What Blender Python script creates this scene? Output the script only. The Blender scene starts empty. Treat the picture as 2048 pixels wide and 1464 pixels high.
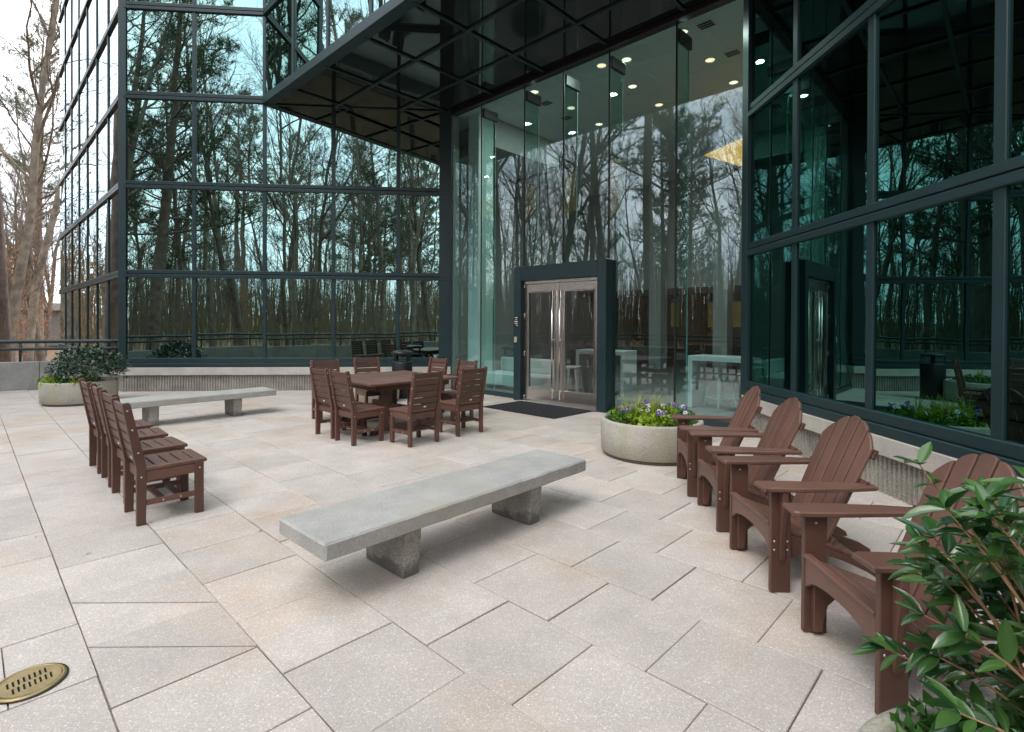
import bpy, bmesh, math, random
import numpy as np
from mathutils import Vector, Matrix, Euler

R = math.radians
PI = math.pi
scene = bpy.context.scene
col = scene.collection

# ------------------------------------------------------------------ camera, sky, sun, exposure
cam_d = bpy.data.cameras.new('camera')
cam_d.sensor_width = 36.0
cam_d.lens = 18.53
cam_d.shift_y = -0.0382
cam_d.clip_start = 0.05
cam_d.clip_end = 1000
cam = bpy.data.objects.new('camera', cam_d)
col.objects.link(cam)
cam.matrix_world = (Matrix.Translation((0, 0, 1.57)) @ Matrix.Rotation(R(90 - 0.4), 4, 'X')
                    @ Matrix.Rotation(R(0.25), 4, 'Z'))
scene.camera = cam

SUN_EL, SUN_AZ = 52.0, 215.0      # degrees; azimuth measured clockwise from +Y
world = bpy.data.worlds.new('World')
scene.world = world
world.use_nodes = True
wn = world.node_tree.nodes
wl = world.node_tree.links
wn.clear()
w_out = wn.new('ShaderNodeOutputWorld')
w_bg = wn.new('ShaderNodeBackground')
w_sky = wn.new('ShaderNodeTexSky')
w_sky.sky_type = 'NISHITA'
w_sky.sun_disc = False
w_sky.sun_elevation = R(SUN_EL)
w_sky.sun_rotation = R(SUN_AZ)
w_sky.dust_density = 2.0
w_tc = wn.new('ShaderNodeTexCoord')
w_map = wn.new('ShaderNodeMapping')
w_map.inputs['Scale'].default_value = (1.0, 1.0, 2.2)
w_no = wn.new('ShaderNodeTexNoise')
w_no.inputs['Scale'].default_value = 2.6
w_no.inputs['Detail'].default_value = 7
w_no.inputs['Roughness'].default_value = 0.55
w_cr = wn.new('ShaderNodeValToRGB')
w_cr.color_ramp.elements[0].position = 0.36
w_cr.color_ramp.elements[0].color = (0.60, 0.68, 0.80, 1)
w_cr.color_ramp.elements[1].position = 0.62
w_cr.color_ramp.elements[1].color = (1.0, 1.0, 1.0, 1)
w_sc = wn.new('ShaderNodeVectorMath')
w_sc.operation = 'SCALE'
w_sc.inputs['Scale'].default_value = 13.5
w_mix = wn.new('ShaderNodeMixRGB')
w_mix.inputs['Fac'].default_value = 0.88
wl.new(w_tc.outputs['Generated'], w_map.inputs['Vector'])
wl.new(w_map.outputs['Vector'], w_no.inputs['Vector'])
wl.new(w_no.outputs['Fac'], w_cr.inputs['Fac'])
wl.new(w_cr.outputs['Color'], w_sc.inputs[0])
wl.new(w_sky.outputs['Color'], w_mix.inputs['Color1'])
wl.new(w_sc.outputs['Vector'], w_mix.inputs['Color2'])
wl.new(w_mix.outputs['Color'], w_bg.inputs['Color'])
w_bg.inputs['Strength'].default_value = 0.12
wl.new(w_bg.outputs['Background'], w_out.inputs['Surface'])

sun_d = bpy.data.lights.new('sun', 'SUN')
sun_d.energy = 0.9
sun_d.angle = R(28)
sun_d.color = (1.0, 0.96, 0.90)
sun = bpy.data.objects.new('sun', sun_d)
col.objects.link(sun)
sdir = Vector((math.sin(R(SUN_AZ)) * math.cos(R(SUN_EL)), math.cos(R(SUN_AZ)) * math.cos(R(SUN_EL)), math.sin(R(SUN_EL))))
sun.rotation_euler = sdir.to_track_quat('Z', 'Y').to_euler()

scene.view_settings.view_transform = 'Standard'
scene.view_settings.look = 'None'
scene.view_settings.exposure = 1.10
scene.view_settings.gamma = 1.0
scene.view_settings.use_curve_mapping = False
scene.cycles.max_bounces = 10
scene.cycles.glossy_bounces = 6
scene.cycles.transparent_max_bounces = 24
scene.cycles.diffuse_bounces = 3
scene.cycles.sample_clamp_indirect = 6.0
scene.cycles.use_denoising = True
scene.cycles.caustics_reflective = False
scene.cycles.caustics_refractive = False


# ------------------------------------------------------------------ materials
def mat(name):
    m = bpy.data.materials.new(name)
    m.use_nodes = True
    n = m.node_tree.nodes
    for x in list(n):
        n.remove(x)
    out = n.new('ShaderNodeOutputMaterial')
    return m, n, m.node_tree.links, out


def pbr(name, color, rough=0.6, var=0.12, scale=8.0, metal=0.0, bump=0.0, bscale=60.0, spec=0.5, objvar=0.0,
        color2=None, detail=6.0, coat=0.0):
    """A plain surface with noise-driven tone, a fine bump and optional per-object variation."""
    m, n, l, out = mat(name)
    b = n.new('ShaderNodeBsdfPrincipled')
    tc = n.new('ShaderNodeTexCoord')
    no = n.new('ShaderNodeTexNoise')
    no.inputs['Scale'].default_value = scale
    no.inputs['Detail'].default_value = detail
    l.new(tc.outputs['Object'], no.inputs['Vector'])
    cr = n.new('ShaderNodeValToRGB')
    c2 = color2 or tuple(min(1, c * (1 + var)) for c in color)
    c1 = tuple(c * (1 - var) for c in color) if color2 is None else color
    cr.color_ramp.elements[0].position = 0.3
    cr.color_ramp.elements[1].position = 0.7
    cr.color_ramp.elements[0].color = (*c1, 1)
    cr.color_ramp.elements[1].color = (*c2, 1)
    l.new(no.outputs['Fac'], cr.inputs['Fac'])
    last = cr.outputs['Color']
    if objvar > 0:
        oi = n.new('ShaderNodeObjectInfo')
        mr = n.new('ShaderNodeMapRange')
        mr.inputs['To Min'].default_value = 1 - objvar
        mr.inputs['To Max'].default_value = 1 + objvar
        l.new(oi.outputs['Random'], mr.inputs['Value'])
        vm = n.new('ShaderNodeVectorMath')
        vm.operation = 'SCALE'
        l.new(last, vm.inputs[0])
        l.new(mr.outputs['Result'], vm.inputs['Scale'])
        last = vm.outputs['Vector']
    l.new(last, b.inputs['Base Color'])
    b.inputs['Roughness'].default_value = rough
    b.inputs['Metallic'].default_value = metal
    b.inputs['Specular IOR Level'].default_value = spec
    if coat:
        b.inputs['Coat Weight'].default_value = coat
        b.inputs['Coat Roughness'].default_value = 0.15
    if bump:
        n2 = n.new('ShaderNodeTexNoise')
        n2.inputs['Scale'].default_value = bscale
        n2.inputs['Detail'].default_value = 4
        l.new(tc.outputs['Object'], n2.inputs['Vector'])
        bp = n.new('ShaderNodeBump')
        bp.inputs['Strength'].default_value = bump
        bp.inputs['Distance'].default_value = 0.01
        l.new(n2.outputs['Fac'], bp.inputs['Height'])
        l.new(bp.outputs['Normal'], b.inputs['Normal'])
    l.new(b.outputs['BSDF'], out.inputs['Surface'])
    return m


def mirror_glass(name, tint, wav=0.05):
    m, n, l, out = mat(name)
    b = n.new('ShaderNodeBsdfPrincipled')
    b.inputs['Base Color'].default_value = (*tint, 1)
    b.inputs['Metallic'].default_value = 1.0
    b.inputs['Roughness'].default_value = 0.0
    tc = n.new('ShaderNodeTexCoord')
    no = n.new('ShaderNodeTexNoise')
    no.inputs['Scale'].default_value = 0.9
    no.inputs['Detail'].default_value = 1
    l.new(tc.outputs['Object'], no.inputs['Vector'])
    bp = n.new('ShaderNodeBump')
    bp.inputs['Strength'].default_value = wav
    bp.inputs['Distance'].default_value = 0.05
    l.new(no.outputs['Fac'], bp.inputs['Height'])
    l.new(bp.outputs['Normal'], b.inputs['Normal'])
    l.new(b.outputs['BSDF'], out.inputs['Surface'])
    return m


def clear_glass(name, tint, refl, wav=0.0):
    m, n, l, out = mat(name)
    tr = n.new('ShaderNodeBsdfTransparent')
    tr.inputs['Color'].default_value = (*tint, 1)
    gl = n.new('ShaderNodeBsdfGlossy')
    gl.inputs['Roughness'].default_value = 0.0
    gl.inputs['Color'].default_value = (0.92, 0.97, 1.0, 1)
    lw = n.new('ShaderNodeLayerWeight')
    lw.inputs['Blend'].default_value = 0.5
    pw5 = n.new('ShaderNodeMath')
    pw5.operation = 'POWER'
    pw5.inputs[1].default_value = 5.0
    l.new(lw.outputs['Facing'], pw5.inputs[0])
    mr = n.new('ShaderNodeMapRange')
    mr.inputs['To Min'].default_value = refl
    mr.inputs['To Max'].default_value = 1.0
    l.new(pw5.outputs['Value'], mr.inputs['Value'])
    mx = n.new('ShaderNodeMixShader')
    l.new(mr.outputs['Result'], mx.inputs['Fac'])
    l.new(tr.outputs['BSDF'], mx.inputs[1])
    l.new(gl.outputs['BSDF'], mx.inputs[2])
    l.new(mx.outputs['Shader'], out.inputs['Surface'])
    return m


def emit(name, color, strength):
    m, n, l, out = mat(name)
    e = n.new('ShaderNodeEmission')
    e.inputs['Color'].default_value = (*color, 1)
    e.inputs['Strength'].default_value = strength
    l.new(e.outputs['Emission'], out.inputs['Surface'])
    return m


def paver_material(name):
    m, n, l, out = mat(name)
    b = n.new('ShaderNodeBsdfPrincipled')
    geo = n.new('ShaderNodeNewGeometry')
    # aggregate: light and dark grains
    vo = n.new('ShaderNodeTexVoronoi')
    vo.inputs['Scale'].default_value = 210
    l.new(geo.outputs['Position'], vo.inputs['Vector'])
    gr = n.new('ShaderNodeValToRGB')
    e = gr.color_ramp.elements
    e[0].position = 0.0
    e[0].color = (0.47, 0.415, 0.37, 1)
    e[1].position = 1.0
    e[1].color = (0.80, 0.78, 0.75, 1)
    x = gr.color_ramp.elements.new(0.55)
    x.color = (0.555, 0.495, 0.45, 1)
    x = gr.color_ramp.elements.new(0.90)
    x.color = (0.585, 0.525, 0.48, 1)
    sep = n.new('ShaderNodeSeparateColor')
    l.new(vo.outputs['Color'], sep.inputs['Color'])
    l.new(sep.outputs['Red'], gr.inputs['Fac'])
    # ochre stains
    n1 = n.new('ShaderNodeTexNoise')
    n1.inputs['Scale'].default_value = 0.85
    n1.inputs['Detail'].default_value = 5
    n1.inputs['Roughness'].default_value = 0.6
    l.new(geo.outputs['Position'], n1.inputs['Vector'])
    r1 = n.new('ShaderNodeMapRange')
    r1.inputs['From Min'].default_value = 0.50
    r1.inputs['From Max'].default_value = 0.75
    r1.inputs['To Max'].default_value = 0.85
    l.new(n1.outputs['Fac'], r1.inputs['Value'])
    mx = n.new('ShaderNodeMixRGB')
    mx.blend_type = 'MULTIPLY'
    mx.inputs['Color2'].default_value = (1.0, 0.84, 0.68, 1)
    l.new(r1.outputs['Result'], mx.inputs['Fac'])
    l.new(gr.outputs['Color'], mx.inputs['Color1'])
    # grey weathering
    n2 = n.new('ShaderNodeTexNoise')
    n2.inputs['Scale'].default_value = 2.3
    n2.inputs['Detail'].default_value = 8
    n2.inputs['Roughness'].default_value = 0.65
    l.new(geo.outputs['Position'], n2.inputs['Vector'])
    r2 = n.new('ShaderNodeMapRange')
    r2.inputs['From Min'].default_value = 0.3
    r2.inputs['From Max'].default_value = 0.7
    r2.inputs['To Min'].default_value = 0.86
    r2.inputs['To Max'].default_value = 1.10
    l.new(n2.outputs['Fac'], r2.inputs['Value'])
    oi = n.new('ShaderNodeObjectInfo')
    r3 = n.new('ShaderNodeMapRange')
    r3.inputs['To Min'].default_value = 0.91
    r3.inputs['To Max'].default_value = 1.07
    l.new(oi.outputs['Random'], r3.inputs['Value'])
    mm = n.new('ShaderNodeMath')
    mm.operation = 'MULTIPLY'
    l.new(r2.outputs['Result'], mm.inputs[0])
    l.new(r3.outputs['Result'], mm.inputs[1])
    vs = n.new('ShaderNodeVectorMath')
    vs.operation = 'SCALE'
    l.new(mx.outputs['Color'], vs.inputs[0])
    l.new(mm.outputs['Value'], vs.inputs['Scale'])
    l.new(vs.outputs['Vector'], b.inputs['Base Color'])
    b.inputs['Roughness'].default_value = 0.72
    b.inputs['Specular IOR Level'].default_value = 0.45
    bp = n.new('ShaderNodeBump')
    bp.inputs['Strength'].default_value = 0.2
    bp.inputs['Distance'].default_value = 0.004
    l.new(vo.outputs['Distance'], bp.inputs['Height'])
    l.new(bp.outputs['Normal'], b.inputs['Normal'])
    l.new(b.outputs['BSDF'], out.inputs['Surface'])
    return m


def concrete_material(name, c1, c2, pits=0.5, moss=None, streak=False, foot=False):
    m, n, l, out = mat(name)
    b = n.new('ShaderNodeBsdfPrincipled')
    tc = n.new('ShaderNodeTexCoord')
    n1 = n.new('ShaderNodeTexNoise')
    n1.inputs['Scale'].default_value = 3.2
    n1.inputs['Detail'].default_value = 9
    n1.inputs['Roughness'].default_value = 0.66
    l.new(tc.outputs['Object'], n1.inputs['Vector'])
    cr = n.new('ShaderNodeValToRGB')
    cr.color_ramp.elements[0].position = 0.32
    cr.color_ramp.elements[0].color = (*c1, 1)
    cr.color_ramp.elements[1].position = 0.68
    cr.color_ramp.elements[1].color = (*c2, 1)
    l.new(n1.outputs['Fac'], cr.inputs['Fac'])
    last = cr.outputs['Color']
    n2 = n.new('ShaderNodeTexNoise')
    n2.inputs['Scale'].default_value = 85
    n2.inputs['Detail'].default_value = 3
    l.new(tc.outputs['Object'], n2.inputs['Vector'])
    r2 = n.new('ShaderNodeMapRange')
    r2.inputs['From Min'].default_value = 0.34
    r2.inputs['From Max'].default_value = 0.60
    r2.inputs['To Min'].default_value = 1 - 0.45 * pits
    r2.inputs['To Max'].default_value = 1.05
    l.new(n2.outputs['Fac'], r2.inputs['Value'])
    vs = n.new('ShaderNodeVectorMath')
    vs.operation = 'SCALE'
    l.new(last, vs.inputs[0])
    l.new(r2.outputs['Result'], vs.inputs['Scale'])
    last = vs.outputs['Vector']
    if moss:
        n3 = n.new('ShaderNodeTexNoise')
        n3.inputs['Scale'].default_value = 2.0
        n3.inputs['Detail'].default_value = 6
        mp = n.new('ShaderNodeMapping')
        mp.inputs['Scale'].default_value = (1.6, 1.6, 0.35) if streak else (1, 1, 1)
        mp.inputs['Location'].default_value = (7.3, 2.1, 0)
        l.new(tc.outputs['Object'], mp.inputs['Vector'])
        l.new(mp.outputs['Vector'], n3.inputs['Vector'])
        r3 = n.new('ShaderNodeMapRange')
        r3.inputs['From Min'].default_value = 0.5
        r3.inputs['From Max'].default_value = 0.72
        r3.inputs['To Max'].default_value = 0.75
        l.new(n3.outputs['Fac'], r3.inputs['Value'])
        mx = n.new('ShaderNodeMixRGB')
        mx.inputs['Color2'].default_value = (*moss, 1)
        l.new(r3.outputs['Result'], mx.inputs['Fac'])
        l.new(last, mx.inputs['Color1'])
        last = mx.outputs['Color']
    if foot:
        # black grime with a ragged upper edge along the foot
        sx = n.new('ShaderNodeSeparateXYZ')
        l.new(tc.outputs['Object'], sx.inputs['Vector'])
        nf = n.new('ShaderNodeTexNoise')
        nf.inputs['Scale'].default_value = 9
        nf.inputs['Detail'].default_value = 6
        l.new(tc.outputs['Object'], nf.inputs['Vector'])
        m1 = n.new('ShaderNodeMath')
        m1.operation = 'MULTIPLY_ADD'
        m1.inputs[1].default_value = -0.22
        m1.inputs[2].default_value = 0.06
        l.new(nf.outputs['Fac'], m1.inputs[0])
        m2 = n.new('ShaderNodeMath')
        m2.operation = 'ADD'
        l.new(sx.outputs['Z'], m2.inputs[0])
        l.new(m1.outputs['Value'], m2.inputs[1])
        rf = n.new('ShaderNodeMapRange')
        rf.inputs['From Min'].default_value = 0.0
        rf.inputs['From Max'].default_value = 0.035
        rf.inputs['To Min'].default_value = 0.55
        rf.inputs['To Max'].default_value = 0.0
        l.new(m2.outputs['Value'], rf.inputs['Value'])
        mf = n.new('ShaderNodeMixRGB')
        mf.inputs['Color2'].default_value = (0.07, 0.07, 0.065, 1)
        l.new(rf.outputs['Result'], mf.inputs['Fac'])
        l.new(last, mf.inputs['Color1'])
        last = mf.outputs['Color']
    l.new(last, b.inputs['Base Color'])
    b.inputs['Roughness'].default_value = 0.85
    b.inputs['Specular IOR Level'].default_value = 0.3
    bp = n.new('ShaderNodeBump')
    bp.inputs['Strength'].default_value = 0.5
    bp.inputs['Distance'].default_value = 0.004
    l.new(n2.outputs['Fac'], bp.inputs['Height'])
    l.new(bp.outputs['Normal'], b.inputs['Normal'])
    l.new(b.outputs['BSDF'], out.inputs['Surface'])
    return m


def leaf_material(name, c1, c2, rough=0.35, transl=0.25, spec=0.5):
    m, n, l, out = mat(name)
    b = n.new('ShaderNodeBsdfPrincipled')
    geo = n.new('ShaderNodeNewGeometry')
    cr = n.new('ShaderNodeValToRGB')
    cr.color_ramp.elements[0].color = (*c1, 1)
    cr.color_ramp.elements[1].color = (*c2, 1)
    oi = n.new('ShaderNodeObjectInfo')
    ad = n.new('ShaderNodeMath')
    ad.operation = 'ADD'
    l.new(geo.outputs['Random Per Island'], ad.inputs[0])
    l.new(oi.outputs['Random'], ad.inputs[1])
    fr = n.new('ShaderNodeMath')
    fr.operation = 'FRACT'
    l.new(ad.outputs['Value'], fr.inputs[0])
    l.new(fr.outputs['Value'], cr.inputs['Fac'])
    l.new(cr.outputs['Color'], b.inputs['Base Color'])
    b.inputs['Roughness'].default_value = rough
    b.inputs['Specular IOR Level'].default_value = spec
    t = n.new('ShaderNodeBsdfTranslucent')
    l.new(cr.outputs['Color'], t.inputs['Color'])
    mx = n.new('ShaderNodeMixShader')
    mx.inputs['Fac'].default_value = transl
    l.new(b.outputs['BSDF'], mx.inputs[1])
    l.new(t.outputs['BSDF'], mx.inputs[2])
    l.new(mx.outputs['Shader'], out.inputs['Surface'])
    return m


M = {}
M['frame'] = pbr('painted metal frame', (0.015, 0.036, 0.042), 0.38, 0.10, 1.5, spec=0.5, bump=0.04, bscale=90)
M['black'] = pbr('black metal', (0.008, 0.009, 0.010), 0.45, 0.2, 3)
M['mirror'] = mirror_glass('teal reflective glass', (0.29, 0.45, 0.43))
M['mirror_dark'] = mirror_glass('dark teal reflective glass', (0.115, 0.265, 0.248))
M['soffit'] = pbr('dark soffit glass', (0.006, 0.010, 0.010), 0.03, 0.1, 2, spec=0.6)
M['glass'] = clear_glass('clear lobby glass', (0.79, 0.93, 0.925), 0.105)
M['fin'] = clear_glass('green glass fin', (0.74, 0.90, 0.86), 0.03)
M['fin_edge'] = pbr('lit glass fin edge', (0.55, 0.80, 0.80), 0.15, 0.05, 5)  # pale cyan paints the light caught in the glass edge
M['door_glass'] = clear_glass('door glass', (0.78, 0.80, 0.80), 0.08)
M['steel'] = pbr('brushed stainless steel', (0.62, 0.585, 0.55), 0.27, 0.06, 3, metal=1.0, bump=0.03, bscale=200)
M['chrome'] = pbr('bright steel', (0.75, 0.73, 0.70), 0.16, 0.04, 3, metal=1.0)
M['paver'] = paver_material('exposed aggregate paver')
M['joint'] = pbr('joint sand and dirt', (0.20, 0.15, 0.105), 0.95, 0.7, 4.0, bump=0.4, bscale=120, detail=9)
M['bench'] = concrete_material('weathered bench concrete', (0.35, 0.345, 0.325), (0.47, 0.46, 0.435), 0.35, (0.40, 0.38, 0.31))
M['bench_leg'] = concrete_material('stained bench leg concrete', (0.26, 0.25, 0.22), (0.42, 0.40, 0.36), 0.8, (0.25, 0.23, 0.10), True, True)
M['planter'] = concrete_material('planter concrete', (0.40, 0.375, 0.325), (0.52, 0.495, 0.44), 0.6, (0.36, 0.34, 0.20), True)
M['plinth'] = concrete_material('plinth concrete', (0.45, 0.42, 0.38), (0.58, 0.55, 0.50), 0.3)
M['fluted'] = concrete_material('fluted concrete', (0.30, 0.28, 0.24), (0.47, 0.445, 0.40), 0.9)
M['wall'] = concrete_material('parapet concrete', (0.27, 0.27, 0.255), (0.38, 0.38, 0.36), 0.4, (0.22, 0.23, 0.20), True)
M['lumber'] = pbr('brown recycled plastic lumber', (0.112, 0.054, 0.039), 0.46, 0.20, 2.5, bump=0.16, bscale=230, objvar=0.16, spec=0.45)
M['lumber_mid'] = pbr('lighter brown plastic lumber', (0.145, 0.073, 0.054), 0.44, 0.20, 2.5, bump=0.16, bscale=230, objvar=0.16, spec=0.45)
M['screw'] = pbr('screw head', (0.65, 0.62, 0.58), 0.3, 0.05, 3, metal=1.0)
M['tag'] = pbr('white maker plate', (0.75, 0.73, 0.68), 0.4, 0.05, 3)
M['mat'] = pbr('black door mat', (0.012, 0.012, 0.016), 0.95, 0.3, 60, bump=0.6, bscale=300)
M['bronze'] = pbr('bronze drain cover', (0.36, 0.27, 0.13), 0.42, 0.18, 14, metal=0.7, bump=0.1, bscale=60)
M['pit'] = pbr('dark drain pit', (0.010, 0.009, 0.008), 0.9, 0.2, 5)
M['soil'] = pbr('mulch', (0.07, 0.035, 0.02), 0.95, 0.5, 40, bump=0.8, bscale=70)
M['litter'] = pbr('leaf litter', (0.13, 0.075, 0.04), 0.95, 0.5, 1.2, color2=(0.27, 0.155, 0.085), bump=0.8, bscale=8, detail=12)
M['bark'] = pbr('grey brown bark', (0.095, 0.077, 0.055), 0.9, 0.3, 3.0, color2=(0.23, 0.19, 0.145), bump=0.8, bscale=18, objvar=0.2)
M['twig'] = pbr('twig bark', (0.11, 0.083, 0.06), 0.9, 0.3, 2.0, color2=(0.19, 0.15, 0.11), objvar=0.2)
M['pine_bark'] = pbr('pine bark', (0.12, 0.085, 0.066), 0.9, 0.3, 4.0, color2=(0.26, 0.195, 0.155), bump=0.9, bscale=14, objvar=0.15)
M['needle'] = leaf_material('pine needles', (0.035, 0.070, 0.025), (0.10, 0.14, 0.05), 0.55, 0.15)
M['beech'] = leaf_material('dead beech leaves', (0.32, 0.13, 0.05), (0.48, 0.24, 0.11), 0.7, 0.35)
M['brush'] = pbr('brush stems', (0.11, 0.085, 0.05), 0.9, 0.3, 0.6, color2=(0.235, 0.175, 0.105))
M['leaf'] = leaf_material('glossy evergreen leaf', (0.020, 0.070, 0.020), (0.085, 0.185, 0.042), 0.19, 0.18, 0.7)
M['shrub_leaf'] = leaf_material('dark shrub leaf', (0.010, 0.036, 0.020), (0.040, 0.085, 0.036), 0.28, 0.10, 0.6)
M['lime'] = leaf_material('lime green leaf', (0.20, 0.34, 0.015), (0.45, 0.56, 0.04), 0.5, 0.35)
M['green'] = leaf_material('mid green leaf', (0.035, 0.13, 0.018), (0.09, 0.25, 0.035), 0.45, 0.3)
M['blade'] = leaf_material('yellow green grass blade', (0.24, 0.34, 0.03), (0.52, 0.56, 0.12), 0.5, 0.35)
M['petal_v'] = leaf_material('violet petals', (0.045, 0.02, 0.25), (0.13, 0.08, 0.45), 0.6, 0.2)
M['petal_w'] = leaf_material('white petals', (0.70, 0.70, 0.74), (0.80, 0.80, 0.80), 0.6, 0.2)
M['petal_c'] = pbr('dark flower centre', (0.02, 0.004, 0.03), 0.7)
M['petal_y'] = pbr('yellow flower eye', (0.6, 0.4, 0.02), 0.7)
M['stem'] = pbr('tan woody stem', (0.34, 0.20, 0.11), 0.7, 0.2, 20)
M['white'] = pbr('white paint', (0.74, 0.76, 0.74), 0.5, 0.03, 1)
M['white_metal'] = pbr('white coated steel', (0.78, 0.80, 0.79), 0.3, 0.03, 2)
M['lobby_wall'] = pbr('pale lobby wall', (0.42, 0.46, 0.45), 0.7, 0.04, 0.7)
M['lobby_ceiling'] = pbr('lobby ceiling', (0.70, 0.73, 0.73), 0.8, 0.03, 0.5)
M['lobby_floor'] = pbr('lobby carpet', (0.26, 0.25, 0.235), 0.8, 0.2, 6)
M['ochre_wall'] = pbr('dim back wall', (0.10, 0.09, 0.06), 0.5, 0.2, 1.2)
M['lamp'] = emit('downlight lens', (1.0, 0.62, 0.36), 1.0)
M['lamp_cool'] = emit('pale downlight lens', (1.0, 0.82, 0.55), 0.95)
M['warm_light_paint'] = emit('amber surface with painted warm light', (1.0, 0.52, 0.12), 0.42)  # emission stands for warm light falling on a surface
M['wall_glow'] = emit('painted wall glow', (1.0, 0.62, 0.16), 0.03)  # emission paints the soft light on the yellow-brown back walls
M['grey_roof'] = pbr('far shed wall', (0.17, 0.17, 0.165), 0.9, 0.1, 0.5)
M['dark_roof'] = pbr('far shed roof', (0.10, 0.095, 0.09), 0.9, 0.1, 0.5)
M['card'] = pbr('beige card reader', (0.42, 0.40, 0.34), 0.5)


# ------------------------------------------------------------------ helpers
def link(name, me, m=None, parent=None):
    o = bpy.data.objects.new(name, me)
    col.objects.link(o)
    if m is not None and len(me.materials) == 0:
        me.materials.append(m)
    if parent is not None:
        o.parent = parent
    return o


def tag(o, label=None, cat=None, group=None, kind=None):
    if label: o['label'] = label
    if cat: o['category'] = cat
    if group: o['group'] = group
    if kind: o['kind'] = kind
    return o


def empty(name, loc=(0, 0, 0), rz=0.0, label=None, cat=None, group=None):
    o = bpy.data.objects.new(name, None)
    o.empty_display_size = 0.2
    col.objects.link(o)
    o.location = loc
    o.rotation_euler = (0, 0, rz)
    return tag(o, label, cat, group)


def copy_tree(o, parent=None):
    c = o.copy()
    col.objects.link(c)
    if parent is not None:
        c.parent = parent
    for ch in list(o.children):
        copy_tree(ch, c)
    return c


class MB:
    """Collects shapes in one bmesh and links it as ONE mesh object."""

    def __init__(self):
        self.bm = bmesh.new()

    def box(self, c, s, rot=None, bev=0.0):
        vs = [self.bm.verts.new((x * s[0] / 2, y * s[1] / 2, z * s[2] / 2)) for x in (-1, 1) for y in (-1, 1) for z in (-1, 1)]
        fs = [(0, 1, 3, 2), (4, 6, 7, 5), (0, 4, 5, 1), (2, 3, 7, 6), (0, 2, 6, 4), (1, 5, 7, 3)]
        F = [self.bm.faces.new([vs[i] for i in f]) for f in fs]
        if bev:
            ed = list({e for f in F for e in f.edges})
            r = bmesh.ops.bevel(self.bm, geom=ed, offset=bev, segments=1, affect='EDGES', profile=0.5)
            vs = list({v for f in r['faces'] for v in f.verts})
        mtx = Matrix.Translation(c) @ (rot.to_matrix().to_4x4() if rot is not None else Matrix())
        bmesh.ops.transform(self.bm, matrix=mtx, verts=vs)
        return self

    def prism(self, pts, v0, v1, bev=0.0):
        """pts: 3D polygon, extruded by vector (v1 - v0); v0 shifts it first."""
        v0, v1 = Vector(v0), Vector(v1)
        a = [self.bm.verts.new(Vector(p) + v0) for p in pts]
        b = [self.bm.verts.new(Vector(p) + v1) for p in pts]
        k = len(pts)
        F = [self.bm.faces.new(a), self.bm.faces.new(b[::-1])]
        for i in range(k):
            F.append(self.bm.faces.new([a[(i + 1) % k], a[i], b[i], b[(i + 1) % k]]))
        bmesh.ops.recalc_face_normals(self.bm, faces=F)
        if bev:
            ed = [e for e in {e for f in F[:2] for e in f.edges}]
            bmesh.ops.bevel(self.bm, geom=ed, offset=bev, segments=1, affect='EDGES', profile=0.5)
        return self

    def tube(self, path, radii, sides=8, cap=True):
        path = [Vector(p) for p in path]
        if not hasattr(radii, '__len__'):
            radii = [radii] * len(path)
        rings = []
        up = None
        for i, p in enumerate(path):
            t = (path[min(i + 1, len(path) - 1)] - path[max(i - 1, 0)]).normalized()
            if up is None:
                up = t.orthogonal().normalized()
            else:
                up = (up - t * up.dot(t)).normalized()
            bi = t.cross(up)
            rings.append([self.bm.verts.new(p + (up * math.cos(2 * PI * k / sides) + bi * math.sin(2 * PI * k / sides)) * radii[i]) for k in range(sides)])
        for a, b in zip(rings, rings[1:]):
            for k in range(sides):
                f = self.bm.faces.new([a[k], a[(k + 1) % sides], b[(k + 1) % sides], b[k]])
                f.smooth = sides > 5
        if cap:
            self.bm.faces.new(rings[0][::-1])
            self.bm.faces.new(rings[-1])
        return self

    def lathe(self, prof, c=(0, 0, 0), seg=48):
        rings = []
        for (r, z) in prof:
            if r < 1e-6:
                rings.append([self.bm.verts.new((c[0], c[1], c[2] + z))])
            else:
                rings.append([self.bm.verts.new((c[0] + r * math.cos(2 * PI * k / seg), c[1] + r * math.sin(2 * PI * k / seg), c[2] + z)) for k in range(seg)])
        for a, b in zip(rings, rings[1:]):
            for k in range(seg):
                q = [a[k % len(a)], a[(k + 1) % len(a)], b[(k + 1) % len(b)], b[k % len(b)]]
                q = [v for i, v in enumerate(q) if v not in q[:i]]
                if len(q) > 2:
                    f = self.bm.faces.new(q)
                    f.smooth = True
        return self

    def mesh(self, name, m):
        me = bpy.data.meshes.new(name)
        bmesh.ops.recalc_face_normals(self.bm, faces=self.bm.faces)
        self.bm.to_mesh(me)
        self.bm.free()
        me.materials.append(m)
        return me

    def build(self, name, m, parent=None):
        return link(name, self.mesh(name, m), None, parent)


def flat_mesh(name, V, Fc, m, smooth=False):
    me = bpy.data.meshes.new(name)
    V = np.asarray(V, dtype=np.float32).reshape(-1, 3)
    Fc = np.asarray(Fc, dtype=np.int32)
    nf, k = Fc.shape
    me.vertices.add(len(V))
    me.vertices.foreach_set('co', V.ravel())
    me.loops.add(nf * k)
    me.loops.foreach_set('vertex_index', Fc.ravel())
    me.polygons.add(nf)
    me.polygons.foreach_set('loop_start', np.arange(0, nf * k, k, dtype=np.int32))
    me.polygons.foreach_set('loop_total', np.full(nf, k, dtype=np.int32))
    if smooth:
        me.polygons.foreach_set('use_smooth', np.ones(nf, dtype=bool))
    me.update(calc_edges=True)
    me.materials.append(m)
    return me


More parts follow.
